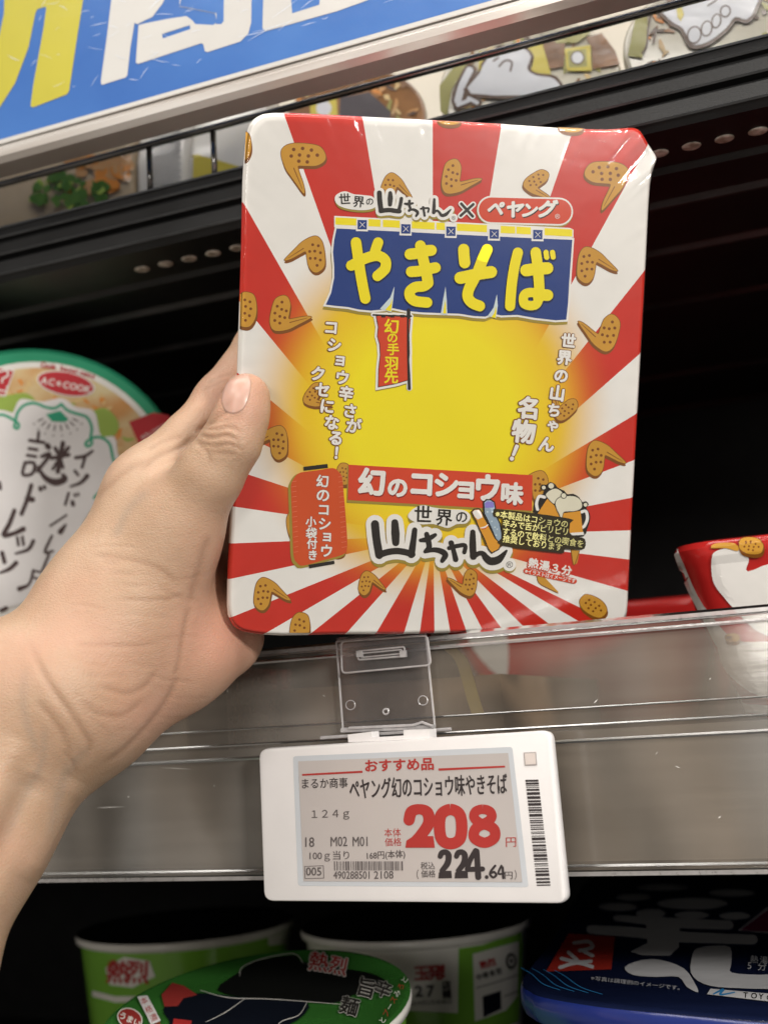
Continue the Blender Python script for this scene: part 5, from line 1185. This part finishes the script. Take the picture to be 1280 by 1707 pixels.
chain([(60, 1165, -0.018, 112), (165, 1000, -0.002, 84), (252, 822, 0.012, 66)], 0.012)
chain([(110, 1175, -0.010, 112), (170, 1020, 0.014, 88), (232, 890, 0.026, 66)], 0.012)
chain([(120, 1175, 0.000, 104), (190, 1040, 0.022, 80), (228, 970, 0.033, 64)], 0.012)
chain([(165, 1172, 0.000, 104), (300, 1085, 0.010, 86), (358, 1058, 0.021, 62), (384, 1060, 0.024, 48)], 0.012)                                                        # outer palm
chain([(120, 1160, -0.016, 118), (205, 1030, 0.000, 98), (270, 930, 0.000, 78)], 0.012)                                                                                # ball of the thumb
chain([(300, 1000, 0.022, 66), (345, 960, 0.034, 42)], 0.012); chain([(290, 940, 0.018, 64), (318, 850, 0.030, 46)], 0.010)                                               # hollow of the palm
chain([(35, 1215, -0.014, 116), (-60, 1385, -0.034, 106), (-190, 1640, -0.066, 112), (-420, 2150, -0.125, 150)], 0.014)                                                                           # forearm, thumb side
chain([(-45, 1150, -0.022, 104), (-150, 1320, -0.040, 104), (-290, 1560, -0.070, 118), (-560, 2060, -0.130, 150)], 0.014)
chain([(70, 1200, -0.004, 104), (-20, 1370, -0.020, 92), (-140, 1640, -0.052, 100), (-380, 2180, -0.112, 140)], 0.014)
lo_ = np.min([[min(a[i] - ra, b[i] - rb) for i in range(3)] for a, ra, b, rb, k in CH], 0) - 0.006
hi_ = np.max([[max(a[i] + ra, b[i] + rb) for i in range(3)] for a, ra, b, rb, k in CH], 0) + 0.006
VX = 0.00135
nx_, ny_, nz_ = (np.ceil((hi_ - lo_) / VX).astype(int) + 1)
gx, gy, gz = np.meshgrid(lo_[0] + VX * np.arange(nx_), lo_[1] + VX * np.arange(ny_), lo_[2] + VX * np.arange(nz_), indexing='ij')
gx = gx.astype(np.float32); gy = gy.astype(np.float32); gz = gz.astype(np.float32)
D = None
for a, ra, b, rb, k in CH:
    ba = b - a; L2 = ba.dot(ba)
    t = np.clip(((gx - a.x) * ba.x + (gy - a.y) * ba.y + (gz - a.z) * ba.z) / L2, 0, 1)
    d = np.sqrt((gx - a.x - t * ba.x) ** 2 + (gy - a.y - t * ba.y) ** 2 + (gz - a.z - t * ba.z) ** 2) - (ra + (rb - ra) * t)
    if D is None: D = d
    else:
        h = np.clip(0.5 + 0.5 * (D - d) / k, 0, 1); D = D * (1 - h) + d * h - k * h * (1 - h)
# keep flesh out of the packet: press it flat against the tub's front and left wall
fn = Vector((PN.dot(R), PN.dot(U), PN.dot(F))); fp = Vector((P0.dot(R), P0.dot(U), P0.dot(F)))
def surface_nets(D):
    S = D < 0; V = {}; sh = np.array(D.shape) - 1
    c = [D[i:sh[0] + i, j:sh[1] + j, k:sh[2] + k] for i in (0, 1) for j in (0, 1) for k in (0, 1)]
    offs = [(i, j, k) for i in (0, 1) for j in (0, 1) for k in (0, 1)]
    neg = sum((x < 0).astype(np.int8) for x in c); act = (neg > 0) & (neg < 8)
    idx = -np.ones(act.shape, int); ids = np.argwhere(act); idx[act] = np.arange(len(ids))
    P = np.zeros((len(ids), 3)); n = np.zeros(len(ids)); cv = np.stack([x[act] for x in c], 1)
    for a in range(8):
        for b in range(a + 1, 8):
            da = np.abs(np.array(offs[a]) - np.array(offs[b])).sum()
            if da != 1: continue
            va, vb = cv[:, a], cv[:, b]; m = (va < 0) != (vb < 0)
            t = np.where(m, va / np.where(m, va - vb, 1), 0)
            P += np.where(m[:, None], np.array(offs[a]) + t[:, None] * (np.array(offs[b]) - np.array(offs[a])), 0); n += m
    P = ids + P / n[:, None]; Q_ = []
    for ax in range(3):
        u, v = (ax + 1) % 3, (ax + 2) % 3
        s0 = [slice(1, -1)] * 3; s0[ax] = slice(0, -1); A = D[tuple(s0)]
        s1 = [slice(1, -1)] * 3; s1[ax] = slice(1, None); B = D[tuple(s1)]
        e = np.argwhere((A < 0) != (B < 0)); sgn = A[tuple(e.T)] < 0
        e = e.copy(); e[:, u] += 1; e[:, v] += 1
        def g(du, dv):
            w = e.copy(); w[:, u] -= du; w[:, v] -= dv; return idx[tuple(w.T)]
        q = np.stack([g(1, 1), g(0, 1), g(0, 0), g(1, 0)], 1); q[~sgn] = q[~sgn][:, ::-1]; Q_.append(q)
    return P, np.concatenate(Q_)
Pn, Qn = surface_nets(D.astype(np.float64))
Pn = lo_ + VX * Pn
# relax the net
for it in range(6):
    acc = np.zeros_like(Pn); cnt = np.zeros(len(Pn))
    for i in range(4):
        np.add.at(acc, Qn[:, i], Pn[Qn[:, (i + 1) % 4]]); np.add.at(cnt, Qn[:, i], 1)
        np.add.at(acc, Qn[:, i], Pn[Qn[:, i - 1]]); np.add.at(cnt, Qn[:, i], 1)
    Pn = Pn * 0.5 + 0.5 * acc / cnt[:, None]
def vnormals(P, Q_):
    fnm = np.cross(P[Q_[:, 2]] - P[Q_[:, 0]], P[Q_[:, 3]] - P[Q_[:, 1]]); N_ = np.zeros_like(P)
    for i in range(4): np.add.at(N_, Q_[:, i], fnm)
    return N_ / (np.linalg.norm(N_, axis=1)[:, None] + 1e-12)
# one round of subdivision so creases can be modelled
def subdiv(P, Q_):
    E = {}; edges = np.sort(np.concatenate([Q_[:, [i, (i + 1) % 4]] for i in range(4)]), 1)
    ue, inv = np.unique(edges, axis=0, return_inverse=True); inv = inv.reshape(4, -1)
    em = P[ue].mean(1); fc = P[Q_].mean(1); nP = len(P); nE = len(ue)
    allp = np.concatenate([P, em, fc]); fi = nP + nE + np.arange(len(Q_)); out = []
    for i in range(4): out.append(np.stack([Q_[:, i], nP + inv[i], fi, nP + inv[i - 1]], 1))
    return allp, np.concatenate(out)
Pn, Qn = subdiv(Pn, Qn)
for it in range(3):
    acc = np.zeros_like(Pn); cnt = np.zeros(len(Pn))
    for i in range(4):
        np.add.at(acc, Qn[:, i], Pn[Qn[:, (i + 1) % 4]]); np.add.at(cnt, Qn[:, i], 1)
        np.add.at(acc, Qn[:, i], Pn[Qn[:, i - 1]]); np.add.at(cnt, Qn[:, i], 1)
    Pn = Pn * 0.5 + 0.5 * acc / cnt[:, None]
Nn_ = vnormals(Pn, Qn)
pxs = CX + FPX * Pn[:, 0] / Pn[:, 2]; pys = CY - FPX * Pn[:, 1] / Pn[:, 2]
facing = np.clip(-np.sum(Nn_ * Pn, 1) / np.linalg.norm(Pn, axis=1) * 2.5, 0, 1)
front = facing * (pxs > -400)
def dist_poly(L):
    best = np.full(len(pxs), 1e9)
    C_ = np.array(catmull(L, 6))
    tt = np.zeros(len(pxs))
    for i in range(len(C_) - 1):
        a_, b_ = C_[i], C_[i + 1]; ab = b_ - a_; t = np.clip(((pxs - a_[0]) * ab[0] + (pys - a_[1]) * ab[1]) / (ab @ ab + 1e-9), 0, 1)
        d = np.hypot(pxs - a_[0] - t * ab[0], pys - a_[1] - t * ab[1]); m = d < best
        best = np.where(m, d, best); tt = np.where(m, (i + t) / (len(C_) - 1), tt)
    return best, tt
disp = np.zeros(len(Pn)); line_t = np.zeros(len(Pn))
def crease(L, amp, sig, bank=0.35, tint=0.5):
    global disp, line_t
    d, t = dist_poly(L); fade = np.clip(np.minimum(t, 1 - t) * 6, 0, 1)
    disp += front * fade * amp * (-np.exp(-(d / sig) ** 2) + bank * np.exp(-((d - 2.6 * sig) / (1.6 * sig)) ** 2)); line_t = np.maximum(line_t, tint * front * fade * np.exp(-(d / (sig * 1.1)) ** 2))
def mound(x, y, r, amp): 
    global disp
    disp += front * amp * np.exp(-((pxs - x) ** 2 + (pys - y) ** 2) / r ** 2)
CREASES = [
 ([(326, 722), (350, 706), (371, 690), (384, 668)], 0.0011, 5.5), ([(225, 792), (262, 762), (300, 746), (325, 728)], 0.0008, 5), ([(112, 862), (150, 838), (180, 812), (212, 784), (250, 768)], 0.0009, 6), ([(245, 752), (275, 735), (310, 727)], 0.0005, 4),
 ([(316, 1007), (305, 1060), (298, 1105), (290, 1130)], 0.0007, 5), ([(304, 1110), (280, 1165), (246, 1211), (205, 1252), (169, 1276)], 0.0009, 6), ([(350, 890), (338, 930), (325, 975), (316, 1010)], 0.0009, 7),
 ([(46, 1067), (80, 1135), (116, 1186), (140, 1222), (151, 1245), (146, 1272)], 0.0012, 6), ([(162, 1140), (190, 1152), (218, 1155), (245, 1140), (262, 1112)], 0.0005, 5), ([(135, 1172), (165, 1190), (205, 1192), (240, 1165)], 0.0004, 5),
 ([(125, 1075), (190, 1078), (270, 1072)], 0.00035, 4), ([(60, 1165), (100, 1215), (122, 1262)], 0.0007, 6), ([(105, 1250), (122, 1270), (128, 1290)], 0.0006, 4), ([(325, 735), (345, 752), (352, 775)], 0.0005, 4),
 ([(330, 724), (352, 730), (378, 726), (402, 738)], 0.0008, 3.2), ([(340, 716), (362, 716), (384, 712), (404, 722)], 0.0007, 3), ([(336, 738), (360, 744), (385, 741), (408, 752)], 0.0006, 3), ([(345, 706), (365, 704), (386, 700)], 0.0005, 2.6), ([(350, 752), (375, 756), (396, 758)], 0.0004, 3),
 ([(150, 925), (200, 930), (260, 945), (300, 975)], 0.0003, 5), ([(200, 1000), (260, 1000), (310, 990)], 0.0003, 4), ([(345, 640), (368, 628), (388, 622)], 0.0004, 3), ([(338, 652), (362, 640), (384, 634)], 0.0003, 3)]
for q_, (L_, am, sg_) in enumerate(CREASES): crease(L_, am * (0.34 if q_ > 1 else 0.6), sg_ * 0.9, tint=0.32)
rc = random.Random(21)
for i in range(26):     # fine folds over the ball of the thumb and the wrist
    x, y = rc.uniform(110, 300), rc.uniform(900, 1230); L_ = rc.uniform(30, 90); an = rc.gauss(0.05, 0.12) + (0.6 if y > 1130 and x < 180 else 0)
    crease([(x, y), (x + L_ * 0.5 * math.cos(an), y + L_ * 0.5 * math.sin(an) + rc.uniform(-4, 4)), (x + L_ * math.cos(an), y + L_ * math.sin(an))], rc.uniform(0.00004, 0.0001), rc.uniform(2.2, 3.4), tint=0.1)
mound(95, 1120, 60, 0.0012); mound(215, 1050, 70, 0.0014); mound(400, 650, 30, 0.0006)
# tendons of the wrist
for L_, am in (([(128, 1300), (92, 1372), (45, 1470)], 0.0012), ([(60, 1290), (20, 1380), (-30, 1490)], -0.0016), ([(30, 1230), (-10, 1330), (-60, 1440)], 0.0010)):
    d, t = dist_poly(L_); disp += front * am * np.exp(-(d / 22) ** 2) * np.clip(np.minimum(t, 1 - t) * 6, 0, 1)
Pn = Pn + Nn_ * disp[:, None]
# skin tints: pinker palm edge and thumb tip, darker brown along the folds
def blob(x, y, rx, ry): return np.exp(-((pxs - x) / rx) ** 2 - ((pys - y) / ry) ** 2)
vein = np.zeros(len(Pn))
for L_ in ([(75, 1400), (95, 1330), (110, 1290), (150, 1240)], [(5, 1420), (40, 1340), (70, 1270), (75, 1200)], [(70, 1270), (40, 1180), (45, 1110)], [(190, 900), (215, 850), (250, 815)]):
    d, t = dist_poly(L_); vein = np.maximum(vein, front * np.exp(-(d / 8) ** 2) * np.clip(np.minimum(t, 1 - t) * 6, 0, 1))
pink = np.clip(0.9 * blob(370, 1065, 95, 75) + 0.55 * blob(260, 1190, 90, 60) + 0.7 * blob(405, 665, 50, 60) + 0.35 * blob(350, 930, 50, 80) + 0.25 * blob(330, 640, 60, 60), 0, 1)
Wd = np.array([list(R), list(U), list(F)]); Pw = Pn @ Wd
hb = Vector(Pw.mean(0)); hb.z = Pw[:, 2].min()
me = bpy.data.meshes.new('hand'); me.from_pydata((Pw - np.array(hb)).tolist(), [], Qn.tolist()); me.update()
me.polygons.foreach_set('use_smooth', [True] * len(me.polygons))
at = me.color_attributes.new('tint', 'FLOAT_COLOR', 'POINT')
colr = np.zeros((len(Pw), 4), np.float32); colr[:, 0] = pink; colr[:, 1] = line_t; colr[:, 2] = vein; colr[:, 3] = 1; at.data.foreach_set('color', colr.ravel())
sk = bpy.data.materials.new('skin'); sk.use_nodes = True; nt = sk.node_tree; N = nt.nodes; L = nt.links; b = N['Principled BSDF']
ca = N.new('ShaderNodeVertexColor'); ca.layer_name = 'tint'; sp2 = N.new('ShaderNodeSeparateColor'); L.new(ca.outputs['Color'], sp2.inputs['Color'])
g = N.new('ShaderNodeNewGeometry'); n1 = N.new('ShaderNodeTexNoise'); n1.inputs['Scale'].default_value = 70; n1.inputs['Detail'].default_value = 5; L.new(g.outputs['Position'], n1.inputs['Vector'])
mA = N.new('ShaderNodeMix'); mA.data_type = 'RGBA'; mA.inputs['A'].default_value = (0.475, 0.323, 0.222, 1); mA.inputs['B'].default_value = (0.43, 0.282, 0.185, 1)
mr_ = N.new('ShaderNodeMapRange'); mr_.inputs['From Min'].default_value = 0.35; mr_.inputs['From Max'].default_value = 0.65; L.new(n1.outputs['Fac'], mr_.inputs['Value']); L.new(mr_.outputs['Result'], mA.inputs['Factor'])
mB_ = N.new('ShaderNodeMix'); mB_.data_type = 'RGBA'; mB_.inputs['B'].default_value = (0.53, 0.275, 0.195, 1); L.new(mA.outputs['Result'], mB_.inputs['A']); L.new(sp2.outputs['Red'], mB_.inputs['Factor'])
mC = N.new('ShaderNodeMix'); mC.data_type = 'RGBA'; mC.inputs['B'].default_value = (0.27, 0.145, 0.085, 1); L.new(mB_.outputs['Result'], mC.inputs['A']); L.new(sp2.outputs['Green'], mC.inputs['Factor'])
mD = N.new('ShaderNodeMix'); mD.data_type = 'RGBA'; mD.inputs['B'].default_value = (0.30, 0.24, 0.19, 1); L.new(mC.outputs['Result'], mD.inputs['A'])
vf = N.new('ShaderNodeMath'); vf.operation = 'MULTIPLY'; vf.inputs[1].default_value = 0.38; L.new(sp2.outputs['Blue'], vf.inputs[0]); L.new(vf.outputs['Value'], mD.inputs['Factor'])
n5 = N.new('ShaderNodeTexNoise'); n5.inputs['Scale'].default_value = 26; n5.inputs['Detail'].default_value = 3; L.new(g.outputs['Position'], n5.inputs['Vector'])
r5 = N.new('ShaderNodeMapRange'); r5.inputs['From Min'].default_value = 0.5; r5.inputs['From Max'].default_value = 0.72; r5.inputs['To Max'].default_value = 0.45; L.new(n5.outputs['Fac'], r5.inputs['Value'])
mE = N.new('ShaderNodeMix'); mE.data_type = 'RGBA'; mE.inputs['B'].default_value = (0.50, 0.265, 0.185, 1); L.new(mD.outputs['Result'], mE.inputs['A']); L.new(r5.outputs['Result'], mE.inputs['Factor'])
L.new(mE.outputs['Result'], b.inputs['Base Color'])
b.inputs['Roughness'].default_value = 0.44; b.inputs['Specular IOR Level'].default_value = 0.35
b.inputs['Subsurface Weight'].default_value = 0.22; b.inputs['Subsurface Radius'].default_value = (1.0, 0.35, 0.18); b.inputs['Subsurface Scale'].default_value = 0.004
vo = N.new('ShaderNodeTexVoronoi'); vo.feature = 'DISTANCE_TO_EDGE'; vo.inputs['Scale'].default_value = 750
mpv = N.new('ShaderNodeMapping'); mpv.inputs['Rotation'].default_value = (0.4, 0.3, 0.8); mpv.inputs['Scale'].default_value = (1, 1, 1.7); L.new(g.outputs['Position'], mpv.inputs['Vector'])
nw = N.new('ShaderNodeTexNoise'); nw.inputs['Scale'].default_value = 300; L.new(mpv.outputs['Vector'], nw.inputs['Vector'])
vm = N.new('ShaderNodeVectorMath'); vm.operation = 'MULTIPLY_ADD'; vm.inputs[1].default_value = (0.0016,) * 3; L.new(nw.outputs['Color'], vm.inputs[0]); L.new(mpv.outputs['Vector'], vm.inputs[2]); L.new(vm.outputs[0], vo.inputs['Vector'])
cl = N.new('ShaderNodeMapRange'); cl.inputs['From Max'].default_value = 0.25; L.new(vo.outputs['Distance'], cl.inputs['Value'])
b1_ = N.new('ShaderNodeBump'); b1_.inputs['Strength'].default_value = 0.24; b1_.inputs['Distance'].default_value = 0.00035; L.new(cl.outputs['Result'], b1_.inputs['Height'])
n3 = N.new('ShaderNodeTexNoise'); n3.inputs['Scale'].default_value = 140; n3.inputs['Detail'].default_value = 4; L.new(mpv.outputs['Vector'], n3.inputs['Vector'])
b2_ = N.new('ShaderNodeBump'); b2_.inputs['Strength'].default_value = 0.15; b2_.inputs['Distance'].default_value = 0.0012; L.new(n3.outputs['Fac'], b2_.inputs['Height']); L.new(b1_.outputs['Normal'], b2_.inputs['Normal'])
L.new(b2_.outputs['Normal'], b.inputs['Normal'])
me.materials.append(sk)
hand = bpy.data.objects.new('hand', me); COL.objects.link(hand); hand.location = hb
tag(hand, 'left hand and bare forearm gripping the noodle packet, thumb on its front', 'hand')
# thumbnail, laid on the flesh
hv = BVHTree.FromPolygons([tuple(p) for p in Pw], Qn.tolist())
NC = closedcurve([(376, 686), (370, 668), (374, 648), (383, 632), (396, 622), (407, 619), (416, 626), (419, 640), (416, 660), (407, 681), (392, 690)], 4)
nm = mat('thumbnail', (0.54, 0.33, 0.26), rough=0.3, spec=0.5, var=0.03, vscale=200, sss=0.25)
cxn = sum(p[0] for p in NC) / len(NC); cyn = sum(p[1] for p in NC) / len(NC); mb = MB(); rg_ = []
for s_ in (1.0, 0.97, 0.9, 0.75, 0.55, 0.35, 0.15):
    ring = []
    for x, y in NC:
        qx, qy = cxn + (x - cxn) * s_, cyn + (y - cyn) * s_
        h = hv.ray_cast(Vector((0, 0, 0)), ray(qx, qy).normalized())
        p, n = (h[0], h[1]) if h[0] else (atd(qx, qy, 0.37), -F)
        if n.dot(ray(qx, qy)) > 0: n = -n
        lift = -0.0002 if s_ == 1.0 else 0.00022 + 0.0003 * (1 - s_)
        ring.append(p + n * lift)
    rg_.append(ring)
mb.loft(rg_, nm, False, True); nl = mb.build('thumbnail', hand, smooth=True)
